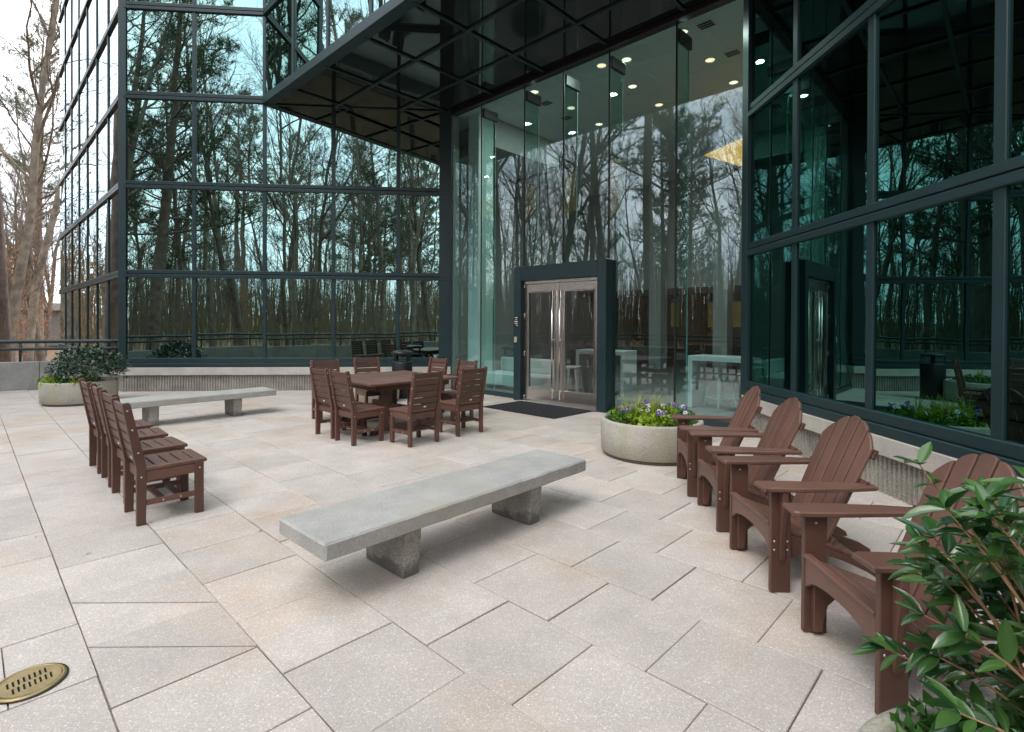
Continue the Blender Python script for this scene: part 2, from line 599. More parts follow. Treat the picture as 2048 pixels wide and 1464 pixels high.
def clip_poly(poly, p, nrm):
    """Keep the side of a 2D convex polygon where (q - p) . nrm <= 0."""
    out = []
    k = len(poly)
    for i in range(k):
        a, b = poly[i], poly[(i + 1) % k]
        da = (a[0] - p[0]) * nrm[0] + (a[1] - p[1]) * nrm[1]
        db = (b[0] - p[0]) * nrm[0] + (b[1] - p[1]) * nrm[1]
        if da <= 0:
            out.append(a)
        if (da < 0 < db) or (db < 0 < da):
            t = da / (da - db)
            out.append((a[0] + (b[0] - a[0]) * t, a[1] + (b[1] - a[1]) * t))
    return out


def area(poly):
    return abs(sum(poly[i][0] * poly[(i + 1) % len(poly)][1] - poly[(i + 1) % len(poly)][0] * poly[i][1] for i in range(len(poly)))) / 2


def catmull(P, per=8):
    P = [Vector(p) for p in P]
    Q = [2 * P[0] - P[1]] + P + [2 * P[-1] - P[-2]]
    out = []
    for i in range(1, len(Q) - 2):
        for k in range(per):
            t = k / per
            a, b, c, d_ = Q[i - 1], Q[i], Q[i + 1], Q[i + 2]
            out.append(0.5 * ((2 * b) + (c - a) * t + (2 * a - 5 * b + 4 * c - d_) * t * t + (3 * b - a - 3 * c + d_) * t ** 3))
    out.append(P[-1])
    return out


# ------------------------------------------------------------------ plan of the place (metres)
D = Vector((0.7205, -0.6935))          # along the entrance glass, and along the paver courses
N = Vector((0.6935, 0.7205))           # into the building, and across the courses
PA = Vector((-8.75, 11.85))            # left corner of the long mirror facade
PB = Vector((-1.427, 12.477))          # where it meets the entrance glass
PC = Vector((3.448, 7.784))            # where the entrance glass meets the right wall
LD = (PB - PA).normalized()
L_LEN = (PB - PA).length
RD = Vector((0.020, -0.9998))          # right wall, running towards the camera
SD = -D                                # left side face, running away
E_LEN = (PC - PB).length
LEV = [0.65 + 2.0 * k for k in range(9)]   # centre heights of the bands
SOF = 6.56                             # underside of the overhang
PU = PA + LD * 3.08                    # start of the overhanging facade
ANG_D = math.atan2(D.y, D.x)
ANG_N = math.atan2(N.y, N.x)


def V3(p, z):
    return Vector((p.x, p.y, z))


# ------------------------------------------------------------------ ground and terrace
random.seed(4)
gs = 64
GV, GF = [], []
for i in range(gs + 1):
    for j in range(gs + 1):
        x = -260 + 520 * i / gs
        y = -260 + 520 * j / gs
        r_ = math.hypot(x + 2, y - 6)
        z = -1.0 + 0.35 * math.sin(x * 0.11) * math.cos(y * 0.13) * min(1, max(0, (r_ - 20) / 20)) + 0.022 * max(0, r_ - 45)
        GV.append((x, y, z))
for i in range(gs):
    for j in range(gs):
        a = i * (gs + 1) + j
        GF.append((a, a + gs + 1, a + gs + 2, a + 1))
tag(link('ground', flat_mesh('ground', GV, GF, M['litter'], True)), kind='structure')


def ground_z(x, y):
    r_ = math.hypot(x + 2, y - 6)
    return -1.0 + 0.35 * math.sin(x * 0.11) * math.cos(y * 0.13) * min(1, max(0, (r_ - 20) / 20)) + 0.022 * max(0, r_ - 45)


ARC = catmull([(-9.45, 12.62, 0), (-10.85, 12.10, 0), (-11.65, 11.55, 0), (-12.15, 10.5, 0), (-12.2, 9.0, 0), (-11.7, 7.1, 0),
               (-10.4, 5.2, 0), (-8.5, 3.6, 0), (-6.3, 2.1, 0), (-4.2, 0.7, 0), (-2.2, -0.5, 0), (0.2, -1.55, 0), (3.0, -2.3, 0), (6.0, -2.7, 0)], 6)
ARC2 = [Vector((p.x, p.y)) for p in ARC]

slab = MB()
base = [(p.x, p.y, -0.009) for p in ARC] + [(6.0, 7.0, -0.009), (3.9, 8.2, -0.009), (-1.0, 12.8, -0.009), (-8.75, 12.3, -0.009)]
slab.prism(base, (0, 0, 0), (0, 0, -0.98))
terrace = slab.build('terrace', M['joint'])
tag(terrace, 'pale square concrete pavers laid over the terrace', None, None, 'structure')

PW = 0.5755
N0, S0 = 0.408, -2.07
GAP = 0.0031
pmesh = MB().box((0, 0, -0.03), (PW - 2 * GAP, PW - 2 * GAP, 0.06), None, 0.0035).mesh('paver', M['paver'])
pavers = []          # (visible size, polygon, whole?)
for k in range(-22, 14):
    n0 = N0 + PW * k
    off = 0.0 if k % 2 == 0 else PW / 2
    for j in range(-32, 20):
        s0 = S0 + off + PW * j
        quad = [(s0, n0), (s0 + PW, n0), (s0 + PW, n0 + PW), (s0, n0 + PW)]
        poly = [tuple(D * a + N * b) for a, b in quad]
        full = poly
        cx = sum(p[0] for p in full) / 4
        cy = sum(p[1] for p in full) / 4
        if n0 > 7.95 or cx > 4.0 or cy < -3.2:
            continue
        # keep what lies on the terrace
        lo = (Vector((cx, cy)) - PA).dot(Vector((-LD.y, LD.x)))
        if lo > 0.35:
            continue
        for a, b in zip(ARC2, ARC2[1:]):
            t = (b - a).normalized()
            nr = Vector((t.y, -t.x))      # outward side of the parapet
            if nr.dot(Vector((-3, 6)) - a) > 0:
                nr = -nr
            poly = clip_poly(poly, a - nr * 0.02, nr)
            if len(poly) < 3:
                break
        if len(poly) < 3 or area(poly) < 0.004:
            continue
        dist = max(0.8, math.hypot(cx, cy))
        front = cy > 0.2 and abs(cx) < cy * 1.05 + 0.5
        score = (1 if front else 0.02) / dist ** 3
        pavers.append((score, k, j, n0, s0, poly, len(poly) == 4 and area(poly) > PW * PW * 0.999))
pavers.sort(key=lambda q: -q[0])
rest = MB()
rp = random.Random(11)


def inset(poly, g):
    out = poly
    k = len(poly)
    cx = sum(p[0] for p in poly) / k
    cy = sum(p[1] for p in poly) / k
    for i in range(k):
        a, b = poly[i], poly[(i + 1) % k]
        t = Vector((b[0] - a[0], b[1] - a[1]))
        if t.length < 1e-5:
            continue
        t.normalize()
        nr = Vector((t.y, -t.x))
        if nr.x * (cx - a[0]) + nr.y * (cy - a[1]) > 0:
            nr = -nr
        out = clip_poly(out, (a[0] - nr.x * g, a[1] - nr.y * g), nr)
        if len(out) < 3:
            return []
    return out


n_paver = 0


def paver_piece(poly, dz):
    global n_paver
    q = inset(poly, GAP)
    if len(q) < 3:
        return
    cx = sum(p[0] for p in q) / len(q)
    cy = sum(p[1] for p in q) / len(q)
    o = MB().prism([(p[0] - cx, p[1] - cy, 0) for p in q], (0, 0, -0.06), (0, 0, 0)).build('paver', M['paver'], terrace)
    o.location = (cx, cy, dz)
    n_paver += 1


DRAIN = Vector((-2.085, 2.275))
for sc, k, j, n0, s0, poly, whole in pavers:
    dz = rp.uniform(-0.0025, 0.0025)
    if n_paver < 290:
        c = D * (s0 + PW / 2) + N * (n0 + PW / 2)
        if whole and k == 0 and j in (-3, -2):
            # two pavers of this course are cut corner to corner
            a, b, c2, d2 = poly
            paver_piece([a, b, d2] if False else [a, b, c2], dz)
            paver_piece([a, c2, d2], -dz)
        elif whole and (c - DRAIN).length < PW * 0.55:
            m0 = D * s0 + N * (n0 + PW * 0.5)
            m1 = D * (s0 + PW) + N * (n0 + PW * 0.5)
            paver_piece([poly[0], poly[1], tuple(m1), tuple(m0)], dz)
            paver_piece([tuple(m0), tuple(m1), poly[2], poly[3]], dz)
        elif whole:
            o = link('paver', pmesh, None, terrace)
            o.location = (c.x, c.y, dz)
            o.rotation_euler = (rp.uniform(-0.003, 0.003), rp.uniform(-0.003, 0.003), ANG_D + rp.uniform(-0.003, 0.003))
            n_paver += 1
        else:
            paver_piece(poly, dz)
    else:
        q = inset(poly, GAP)
        if len(q) >= 3:
            rest.prism([(p[0], p[1], 0) for p in q], (0, 0, -0.05), (0, 0, dz))
tag(rest.build('paver_field', M['paver'], terrace), kind='stuff')

# parapet wall and railing round the terrace
def strip_wall(name, path, inner, outer, z0, z1, m):
    """A wall following a path, inner/outer offsets measured towards the terrace."""
    mb = MB()
    rows = []
    for i, p in enumerate(path):
        t = (path[min(i + 1, len(path) - 1)] - path[max(i - 1, 0)]).normalized()
        nr = Vector((t.y, -t.x, 0))
        if nr.dot(Vector((-3, 6, 0)) - p) > 0:
            nr = -nr
        a = p + nr * inner
        b = p + nr * outer
        rows.append([mb.bm.verts.new((a.x, a.y, z0)), mb.bm.verts.new((a.x, a.y, z1 - 0.012)), mb.bm.verts.new((a.x + nr.x * 0.012, a.y + nr.y * 0.012, z1)),
                     mb.bm.verts.new((b.x, b.y, z1)), mb.bm.verts.new((b.x, b.y, z0))])
    for r0, r1 in zip(rows, rows[1:]):
        for k in range(4):
            mb.bm.faces.new([r0[k], r0[k + 1], r1[k + 1], r1[k]])
    mb.bm.faces.new(rows[0])
    mb.bm.faces.new(rows[-1][::-1])
    return mb.build(name, m)


pw = empty('parapet_wall', (ARC[0].x, ARC[0].y, 0), 0, 'low curved grey concrete parapet wall along the terrace edge', 'wall')
seg_n = 6
i0 = 0
while i0 < len(ARC) - 1:
    i1 = min(i0 + seg_n, len(ARC) - 1)
    path = [Vector(p) for p in ARC[i0:i1 + 1]]
    # a thin joint between the cast lengths
    path[0] = path[0] + (path[1] - path[0]).normalized() * 0.006
    path[-1] = path[-1] + (path[-2] - path[-1]).normalized() * 0.006
    o = strip_wall('wall_segment', path, 0.0, 0.20, -1.2, 0.64, M['wall'])
    o.parent = pw
    o.matrix_parent_inverse = Matrix.Translation((-ARC[0].x, -ARC[0].y, 0))
    i0 = i1

rl = empty('railing', (0, 0, 0), 0, 'dark teal two-pipe metal railing on the curved parapet', 'railing')
rail_path = []
for i, p in enumerate(ARC):
    t = (ARC[min(i + 1, len(ARC) - 1)] - ARC[max(i - 1, 0)]).normalized()
    nr = Vector((t.y, -t.x, 0))
    if nr.dot(Vector((-3, 6, 0)) - p) > 0:
        nr = -nr
    rail_path.append(p + nr * 0.10)
MB().tube([(p.x, p.y, 1.10) for p in rail_path], 0.042, 10).build('top_rail', M['frame'], rl)
MB().tube([(p.x, p.y, 0.93) for p in rail_path], 0.036, 10).build('lower_rail', M['frame'], rl)
acc = 1.9
for a, b in zip(rail_path, rail_path[1:]):
    acc += (b - a).length
    if acc > 1.5:
        acc = 0
        MB().tube([(b.x, b.y, 0.63), (b.x, b.y, 1.10)], 0.026, 8).build('post', M['frame'], rl)

# ------------------------------------------------------------------ the glass building
bld = empty('office_building', (0, 0, 0), 0, 'tall dark teal glass office building with entrance under an overhang', 'building')
rg = random.Random(5)
PANE = {}


def pane(p0, p1, z0, z1, m, nrm, parent=bld, name='glass_pane', th=0.02, jitter=0.0018):
    """One pane between two plan points; nrm is the outward plan normal."""
    c = (p0 + p1) / 2
    w = (p1 - p0).length
    key = (round(w, 3), round(z1 - z0, 3), m.name, th)
    if key not in PANE:
        PANE[key] = MB().box((0, 0, 0), (w, th, z1 - z0)).mesh(name, m)
    o = link(name, PANE[key], None, parent)
    o.location = (c.x, c.y, (z0 + z1) / 2)
    o.rotation_euler = Euler((rg.gauss(0, jitter), 0, math.atan2(p1.y - p0.y, p1.x - p0.x) + rg.gauss(0, jitter)))
    return o


BARS = {}


def bar(p0, p1, z0, z1, depth, nrm, proud, m, name, parent=bld):
    """A bar whose front face stands 'proud' of the plan line p0-p1 along nrm, 'depth' deep."""
    w = (p1 - p0).length
    key = (round(w, 3), round(z1 - z0, 3), round(depth, 3), m.name)
    if key not in BARS:
        BARS[key] = MB().box((0, 0, 0), (w, depth, z1 - z0), None, min(0.006, (z1 - z0) * .2, w * .2)).mesh(name, m)
    o = link(name, BARS[key], None, parent)
    c = (p0 + p1) / 2 + nrm * (proud - depth / 2)
    o.location = (c.x, c.y, (z0 + z1) / 2)
    o.rotation_euler = (0, 0, math.atan2(p1.y - p0.y, p1.x - p0.x))
    return o


def band(p0, p1, z, nrm, h=0.17):
    """A two-step horizontal band as on the facade."""
    bar(p0, p1, z - h / 2, z - 0.012, 0.13, nrm, 0.060, M['frame'], 'transom')
    bar(p0, p1, z + 0.006, z + h / 2, 0.13, nrm, 0.045, M['frame'], 'transom')
    bar(p0, p1, z - 0.012, z + 0.006, 0.10, nrm, 0.030, M['black'], 'transom_groove')


def facade(origin, dirv, stops, z_levels, nrm, glass, tops=None, mw=0.085, skip_first=False):
    """stops: distances along dirv; z_levels: band centres; tops[i]: how many storeys bay i has."""
    nb = len(stops) - 1
    for i in range(nb):
        a = origin + dirv * stops[i]
        b = origin + dirv * stops[i + 1]
        nlev = tops[i] if tops else len(z_levels) - 1
        t = (b - a).normalized()
        for k in range(nlev):
            z0 = z_levels[k] + 0.075
            z1 = z_levels[k + 1] - 0.075
            pane(a + t * 0.03, b - t * 0.03, z0, z1, glass, nrm)
        zt = z_levels[nlev] - 0.0
        c = b
        if i < nb - 1:
            h_next = tops[i + 1] if tops else nlev
            ztop = z_levels[max(nlev, h_next)]
            for k in range(max(nlev, h_next)):
                bar(c - t * mw / 2, c + t * mw / 2, z_levels[k] + 0.085, z_levels[k + 1] - 0.085, 0.12, nrm, 0.035, M['frame'], 'mullion')


def plinth(origin, dirv, length, nrm, e0=0.0, e1=0.0):
    """Sill frame, concrete cap and a recessed fluted base."""
    a = origin
    b = origin + dirv * length
    bar(a, b, 0.645, 0.75, 0.20, nrm, 0.055, M['frame'], 'sill_frame')
    bar(a, b, 0.542, 0.640, 0.20, nrm, 0.085, M['frame'], 'sill_frame')
    bar(a - dirv * e0, b + dirv * e1, 0.365, 0.539, 0.35, nrm, 0.10, M['plinth'], 'plinth_cap')
    # fluted base: one corrugated sheet
    mb = MB()
    pts = []
    s = 0.0
    f0 = 0.02
    pitch = 0.058
    while s < length:
        for (ds, dp) in ((0, 0), (0.008, 0.024), (0.030, 0.024), (0.038, 0)):
            pts.append((min(s + ds, length), f0 + dp))
        s += pitch
    low = [mb.bm.verts.new(V3(a + dirv * q[0] + nrm * q[1], -0.05)) for q in pts]
    top = [mb.bm.verts.new(V3(a + dirv * q[0] + nrm * q[1], 0.37)) for q in pts]
    for i in range(len(pts) - 1):
        mb.bm.faces.new([low[i], low[i + 1], top[i + 1], top[i]])
    mb.build('fluted_base', M['fluted'], bld)
    bar(a, b, -0.05, 0.36, 0.20, nrm, 0.012, M['fluted'], 'base_wall')


LN = Vector((LD.y, -LD.x))             # outward normals
EN = -N
RN = Vector((-0.9998, -0.020))
SN = Vector((SD.y, -SD.x))
if SN.dot(Vector((-1, -1))) < 0:
    SN = -SN
UN = -N

# long mirror facade
LST = [0.0, 1.54, 3.08, 4.62, 6.10, L_LEN - 0.12]
facade(PA, LD, LST, LEV, LN, M['mirror'], tops=[8, 8, 3, 3, 3])
for k in range(1, 9):
    if k < 3:
        band(PA, PB - LD * 0.05, LEV[k], LN)
    elif k == 3:
        band(PA, PU, LEV[k], LN)
        bar(PU, PB - LD * 0.05, LEV[3] - 0.12, SOF - 0.002, 0.10, LN, 0.04, M['frame'], 'transom')
    else:
        band(PA, PU, LEV[k], LN)
plinth(PA, LD, L_LEN - 0.02, LN)
bar(PB - LD * 0.30, PB - LD * 0.02, 0.75, SOF, 0.25, LN, 0.05, M['frame'], 'corner_column')

# left side face
S_LEN = 11.1
SST = [S_LEN * i / 7 for i in range(8)]
facade(PA, SD, SST, LEV, SN, M['mirror'])
for k in range(1, 9):
    band(PA, PA + SD * S_LEN, LEV[k], SN)
plinth(PA, SD, S_LEN, SN)
MB().box((PA.x, PA.y, 0.65 + 8.0), (0.15, 0.15, 16.0), Euler((0, 0, math.atan2(LD.y, LD.x) + 0.4)), 0.01).build('corner_post', M['frame'], bld)

# upper overhanging facade
U_LEN = (PC.x - PU.x) / D.x + 0.05
UST = [0.0] + [1.52 * i for i in range(1, int(U_LEN / 1.52) + 1)] + [U_LEN]
facade(PU, D, UST, LEV[3:9], UN, M['mirror'])
for k in range(4, 9):
    band(PU, PU + D * U_LEN, LEV[k], UN)
bar(PU, PU + D * U_LEN, SOF - 0.02, LEV[3] + 0.02, 0.22, UN, 0.07, M['frame'], 'fascia')
bar(PU, PU + D * U_LEN, LEV[3] + 0.025, LEV[3] + 0.10, 0.15, UN, 0.05, M['frame'], 'fascia')

# right wall: low part under the overhang, then full height
R_LEN = 12.0
RST = [0.10] + [1.33 * i for i in range(1, 9)] + [R_LEN]
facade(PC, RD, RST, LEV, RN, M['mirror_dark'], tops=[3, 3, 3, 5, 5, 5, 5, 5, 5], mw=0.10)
for k in range(1, 6):
    band(PC, PC + RD * R_LEN, LEV[k], RN, 0.18) if k < 3 else band(PC + RD * (0.0 if k == 3 else 4.0), PC + RD * R_LEN, LEV[k], RN, 0.18)
plinth(PC + RD * 0.1, RD, R_LEN - 0.1, RN)
bar(PC - RD * 0.02, PC + RD * 0.16, -0.02, SOF, 0.16, RN, 0.06, M['frame'], 'corner_column')

# soffit of dark glass panels
soff_n = [PU.dot(N) + 0.02, (PA + LD * 4.62).dot(N), (PA + LD * 6.10).dot(N), PB.dot(N) + 0.15]
sb = MB()
spoly = [PU, PB, PB + N * 0.2, PC + N * 0.2, PC + RD * 4.6 + Vector((0.1, 0))]
s_lo, s_hi = -13.0, 2.0
s_lines = [-9.75 + 1.47 * k for k in range(-3, 9)]
back = MB()
back.prism([V3(PU + UN * -0.05, SOF + 0.03), V3(PB + N * 0.2, SOF + 0.03), V3(PC + N * 0.2, SOF + 0.03), V3(PU + D * U_LEN, SOF + 0.03)], (0, 0, 0), (0, 0, 0.05))
back.build('soffit_deck', M['black'], bld)
LNv = Vector((-LD.y, LD.x))
for a, b in zip(soff_n, soff_n[1:]):
    for s0, s1 in zip(s_lines, s_lines[1:]):
        q = [tuple(D * s0 + N * a), tuple(D * s1 + N * a), tuple(D * s1 + N * b), tuple(D * s0 + N * b)]
        q = inset(q, 0.028)
        q = clip_poly(q, PA - LNv * 0.0, LNv)
        if len(q) > 2:
            q = clip_poly(q, PC, -RN)
        if len(q) > 2 and area(q) > 0.02:
            cx = sum(p[0] for p in q) / len(q)
            cy = sum(p[1] for p in q) / len(q)
            o = MB().prism([(p[0] - cx, p[1] - cy, 0) for p in q], (0, 0, 0), (0, 0, 0.02)).build('soffit_panel', M['soffit'], bld)
            o.location = (cx, cy, SOF)
            o.rotation_euler = (rg.gauss(0, 0.0015), rg.gauss(0, 0.0015), 0)


def clipped_strip(q, name, z0, z1, m):
    q = clip_poly(q, PA, LNv)
    if len(q) > 2:
        q = clip_poly(q, PC, -RN)
    if len(q) > 2 and area(q) > 0.003:
        MB().prism([(p[0], p[1], 0) for p in q], (0, 0, z0), (0, 0, z1)).build(name, m, bld)


for a in soff_n[1:3]:
    clipped_strip([tuple(D * s_lo + N * (a - .03)), tuple(D * s_hi + N * (a - .03)), tuple(D * s_hi + N * (a + .03)), tuple(D * s_lo + N * (a + .03))], 'soffit_bar', SOF - 0.035, SOF + 0.028, M['frame'])
for s in s_lines:
    for a, b in zip(soff_n, soff_n[1:]):
        clipped_strip([tuple(D * (s - .03) + N * (a + .032)), tuple(D * (s + .03) + N * (a + .032)), tuple(D * (s + .03) + N * (b - .032)), tuple(D * (s - .03) + N * (b - .032))], 'soffit_bar', SOF - 0.03, SOF + 0.028, M['frame'])

# entrance glass
EST = [0.06, 1.03, 2.33, 3.346, 4.38, 5.66, E_LEN - 0.06]
for i in range(6):
    a = PB + D * (EST[i] + 0.008)
    b = PB + D * (EST[i + 1] - 0.008)
    z0 = 2.72 if i in (2, 3) else 0.10
    pane(a, b, z0, SOF - 0.10, M['glass'], EN, th=0.016, jitter=0.0004)
bar(PB + D * 0.02, PC - D * 0.02, SOF - 0.10, SOF - 0.002, 0.16, EN, 0.06, M['black'], 'head_channel')
bar(PB + D * 0.05, PB + D * 2.22, 0.0, 0.10, 0.12, EN, 0.05, M['frame'], 'base_channel')
bar(PB + D * 4.49, PC - D * 0.05, 0.0, 0.10, 0.12, EN, 0.05, M['frame'], 'base_channel')
for i in range(1, 6):
    s = EST[i]
    zb = 2.74 if i in (2, 3, 4) else 0.02
    p = PB + D * s
    f = MB().box((0, 0, 0), (0.38, 0.019, SOF - 0.42 - zb)).build('glass_fin', M['fin'], bld)
    c = p + N * 0.215
    f.location = (c.x, c.y, (SOF - 0.42 + zb) / 2)
    f.rotation_euler = (0, 0, ANG_N)
    e = MB().box((0.1935, 0, 0), (0.006, 0.020, SOF - 0.42 - zb)).build('fin_edge', M['fin_edge'], f)
    jz = MB().box((0, 0, (SOF - 0.10 + zb) / 2), (0.030, 0.012, SOF - 0.10 - zb)).build('silicone_joint', M['black'], bld)
    q = p - N * 0.012
    jz.location = (q.x, q.y, 0)
    jz.rotation_euler = (0, 0, ANG_D)
    bk = MB().box((0, 0, 0), (0.44, 0.07, 0.20), None, 0.008).build('fin_bracket', M['black'], bld)
    c = p + N * 0.25
    bk.location = (c.x, c.y, SOF - 0.30)
    bk.rotation_euler = (0, 0, ANG_N)

# entrance portal and double door (local x along D, y towards the lobby)
por = empty('door_portal', V3(PB + D * 3.335 - N * 0.20, 0), ANG_D)
por.parent = bld
pw_, ph_ = 2.24, 2.71
MB().box((-pw_ / 2 + 0.095, 0.16, 1.355), (0.19, 0.32, 2.71), None, 0.006).build('jamb', M['frame'], por)
MB().box((pw_ / 2 - 0.095, 0.16, 1.355), (0.19, 0.32, 2.71), None, 0.006).build('jamb', M['frame'], por)
MB().box((0, 0.16, 2.565), (pw_ - 0.384, 0.318, 0.286), None, 0.006).build('head', M['frame'], por)
ow = pw_ - 0.38
MB().box((0, 0.13, 2.385), (ow - 0.006, 0.10, 0.062), None, 0.004).build('door_header', M['steel'], por)
MB().box((0, 0.06, 0.012), (ow - 0.006, 0.22, 0.024), None, 0.004).build('threshold', M['steel'], por)
for sx in (-1, 1):
    hw = ow / 2 - 0.008
    leaf = MB()
    x0, x1 = (-hw - 0.001, -0.004) if sx < 0 else (0.004, hw + 0.001)
    w_, z0, z1, st, tr_, br = x1 - x0, 0.028, 2.35, 0.105, 0.15, 0.24
    leaf.box((x0 + st / 2, 0.13, (z0 + z1) / 2), (st, 0.05, z1 - z0), None, 0.003)
    leaf.box((x1 - st / 2, 0.13, (z0 + z1) / 2), (st, 0.05, z1 - z0), None, 0.003)
    leaf.box(((x0 + x1) / 2, 0.13, z1 - tr_ / 2), (w_ - 2 * st + 0.002, 0.048, tr_), None, 0.003)
    leaf.box(((x0 + x1) / 2, 0.13, z0 + br / 2), (w_ - 2 * st + 0.002, 0.048, br), None, 0.003)
    # glazing bead round the opening
    gx0, gx1, gz0, gz1 = x0 + st, x1 - st, z0 + br, z1 - tr_
    for (cx, cz, sw, sh) in (((gx0 + gx1) / 2, gz1 - 0.012, gx1 - gx0, 0.024), ((gx0 + gx1) / 2, gz0 + 0.012, gx1 - gx0, 0.024),
                             (gx0 + 0.012, (gz0 + gz1) / 2, 0.024, gz1 - gz0 - 0.05), (gx1 - 0.012, (gz0 + gz1) / 2, 0.024, gz1 - gz0 - 0.05)):
        leaf.box((cx, 0.118, cz), (sw, 0.05, sh), None, 0.008)
    lf = leaf.build('door_leaf', M['steel'], por)
    MB().box(((gx0 + gx1) / 2, 0.135, (gz0 + gz1) / 2), (gx1 - gx0 - 0.01, 0.012, gz1 - gz0 - 0.01)).build('door_pane', M['door_glass'], lf)
    hx = x1 - 0.135 if sx < 0 else x0 + 0.045
    h = MB().tube([(hx, 0.045, 0.12), (hx, 0.045, 2.20)], 0.017, 12)
    for hz in (0.28, 1.25, 2.06):
        h.tube([(hx, 0.045, hz), (hx, 0.105, hz)], 0.010, 8)
        h.tube([(hx, 0.045, hz), (hx + (0.05 if sx < 0 else 0.035), 0.06, hz)], 0.010, 8)
    h.build('pull_handle', M['chrome'], lf)
    for hz in (0.06, 0.95, 1.72, 2.33):
        ex = x0 + 0.006 if sx < 0 else x1 - 0.006
        MB().box((ex, 0.098, hz), (0.022, 0.02, 0.09), None, 0.004).build('hinge', M['chrome'], lf)
sg = MB().box((-pw_ / 2 + 0.085, -0.004, 1.60), (0.13, 0.006, 0.22)).build('door_notice', M['black'], por)
for i, (lw_, lx) in enumerate(((0.085, 0), (0.045, 0), (0.105, 0), (0.090, 0), (0.055, 0.022))):
    MB().box((-pw_ / 2 + 0.085 + lx, -0.0085, 1.685 - i * 0.040), (lw_, 0.003, 0.014)).build('print_line', M['tag'], sg)
MB().box((-pw_ / 2 + 0.075, -0.012, 1.235), (0.075, 0.025, 0.115), None, 0.006).build('card_reader', M['card'], por)

# ------------------------------------------------------------------ lobby behind the glass
def EP(t, w, z=0.0):
    p = PB + D * t + N * w
    return Vector((p.x, p.y, z))


lf_ = MB()
lf_.prism([EP(-3.2, 0.10), EP(10.5, 0.10), EP(10.5, 13.2), EP(-3.2, 13.2)], (0, 0, -0.05), (0, 0, 0.012))
tag(lf_.build('lobby_floor', M['lobby_floor']), kind='structure')
lc = MB()
lc.prism([EP(-3.2, 0.10), EP(10.5, 0.10), EP(10.5, 13.2), EP(-3.2, 13.2)], (0, 0, SOF - 0.02), (0, 0, SOF + 0.02))
tag(lc.build('lobby_ceiling', M['lobby_ceiling']), kind='structure')


def wall_box(name, t0, t1, w0, w1, z0, z1, m, kind='structure'):
    o = MB().prism([EP(t0, w0), EP(t1, w0), EP(t1, w1), EP(t0, w1)], (0, 0, z0), (0, 0, z1)).build(name, m)
    if kind:
        tag(o, kind=kind)
    return o


ZF, ZC = 0.012, SOF - 0.02
wall_box('lobby_wall_left', -3.2, -3.0, 0.1, 13.2, ZF, ZC, M['lobby_wall'])
wall_box('lobby_wall_right', 10.3, 10.5, 0.1, 13.2, ZF, ZC, M['lobby_wall'])
wall_box('lobby_wall_front', E_LEN + 0.15, 10.3, 0.12, 0.3, ZF, ZC, M['lobby_wall'])
wall_box('lobby_wall_beside', -3.0, -0.1, 0.12, 0.3, ZF, ZC, M['lobby_wall'])
wall_box('lobby_bulkhead_back', -3.0, 10.3, 9.0, 9.3, 2.8, ZC, M['lobby_wall'])
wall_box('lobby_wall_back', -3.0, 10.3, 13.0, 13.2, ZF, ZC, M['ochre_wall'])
wall_box('back_room_ceiling', -3.0, 10.3, 9.31, 12.99, 2.82, 2.9, M['lobby_ceiling'])
wall_box('lobby_bulkhead', -3.0, 0.48, 0.95, 3.4, 5.85, ZC - 0.002, M['lobby_wall'])
wall_box('lobby_beam', -3.0, 0.62, 3.42, 3.9, 5.95, ZC - 0.003, M['black'])
cl = wall_box('lobby_column', 0.10, 0.46, 0.42, 0.90, ZF, ZC - 0.004, M['white'], None)
tag(cl, 'white square column behind the glass beside the corner frame', 'column')
for i, (t, w) in enumerate(((2.7, 8.4), (5.6, 8.6), (0.4, 8.5))):
    o = wall_box('lobby_column', t, t + 0.45, w, w + 0.45, ZF, 2.8 if False else ZC - 0.004, M['lobby_wall'], None)
    tag(o, ['grey lobby column seen through the left door leaf', 'grey lobby column behind the white bar table', 'grey lobby column behind the long pale sofa'][i], 'column', 'deep lobby columns')
for i, (t, w) in enumerate(((-1.0, 12.9), (0.6, 12.9), (1.6, 12.9), (2.9, 12.9), (4.6, 12.9))):  # bits of lit wall drawn as glowing strips, no lamps
    o = wall_box('lit_wall_strip', t, t + 0.34, w - 0.06, w + 0.0, 1.45, 2.45, M['wall_glow'], None)
    tag(o, 'dim amber wall light in the room behind the lobby', 'wall light', 'amber lights of the back room')

lamp_me = MB().lathe([(0.0, 0.0), (0.085, 0.0)], seg=20).mesh('lens', M['lamp'])
lamp_me2 = MB().lathe([(0.0, 0.0), (0.085, 0.0)], seg=20).mesh('lens', M['lamp_cool'])
trim_me = MB().lathe([(0.088, 0.002), (0.088, -0.006), (0.112, -0.006), (0.112, 0.012)], seg=20).mesh('trim', M['white'])
LIGHTS = [(1.698, 10.163, 0, 'warm downlight nearest the door in the lobby ceiling'),
          (2.497, 11.05, 1, 'pale downlight behind the warm one over the door'),
          (3.307, 11.971, 0, 'warm downlight deepest in its lobby row'),
          (3.697, 9.935, 0, 'warm downlight beside the square ceiling vent'),
          (4.523, 10.848, 1, 'pale downlight close to the right corner frame'),
          (1.335, 12.157, 0, 'warm downlight behind the fin over the left door leaf'),
          (2.143, 13.149, 1, 'small pale downlight next to the black beam'),
          (2.876, 8.993, 1, 'pale downlight under the bracket of the rightmost fin'),
          (0.46, 11.331, 1, 'pale downlight under the bracket of the second fin'),
          (2.128, 9.93, 1, 'dim downlight seen through the fourth fin'),
          (5.4, 11.8, 1, 'downlight hidden partly by the corner frame')]
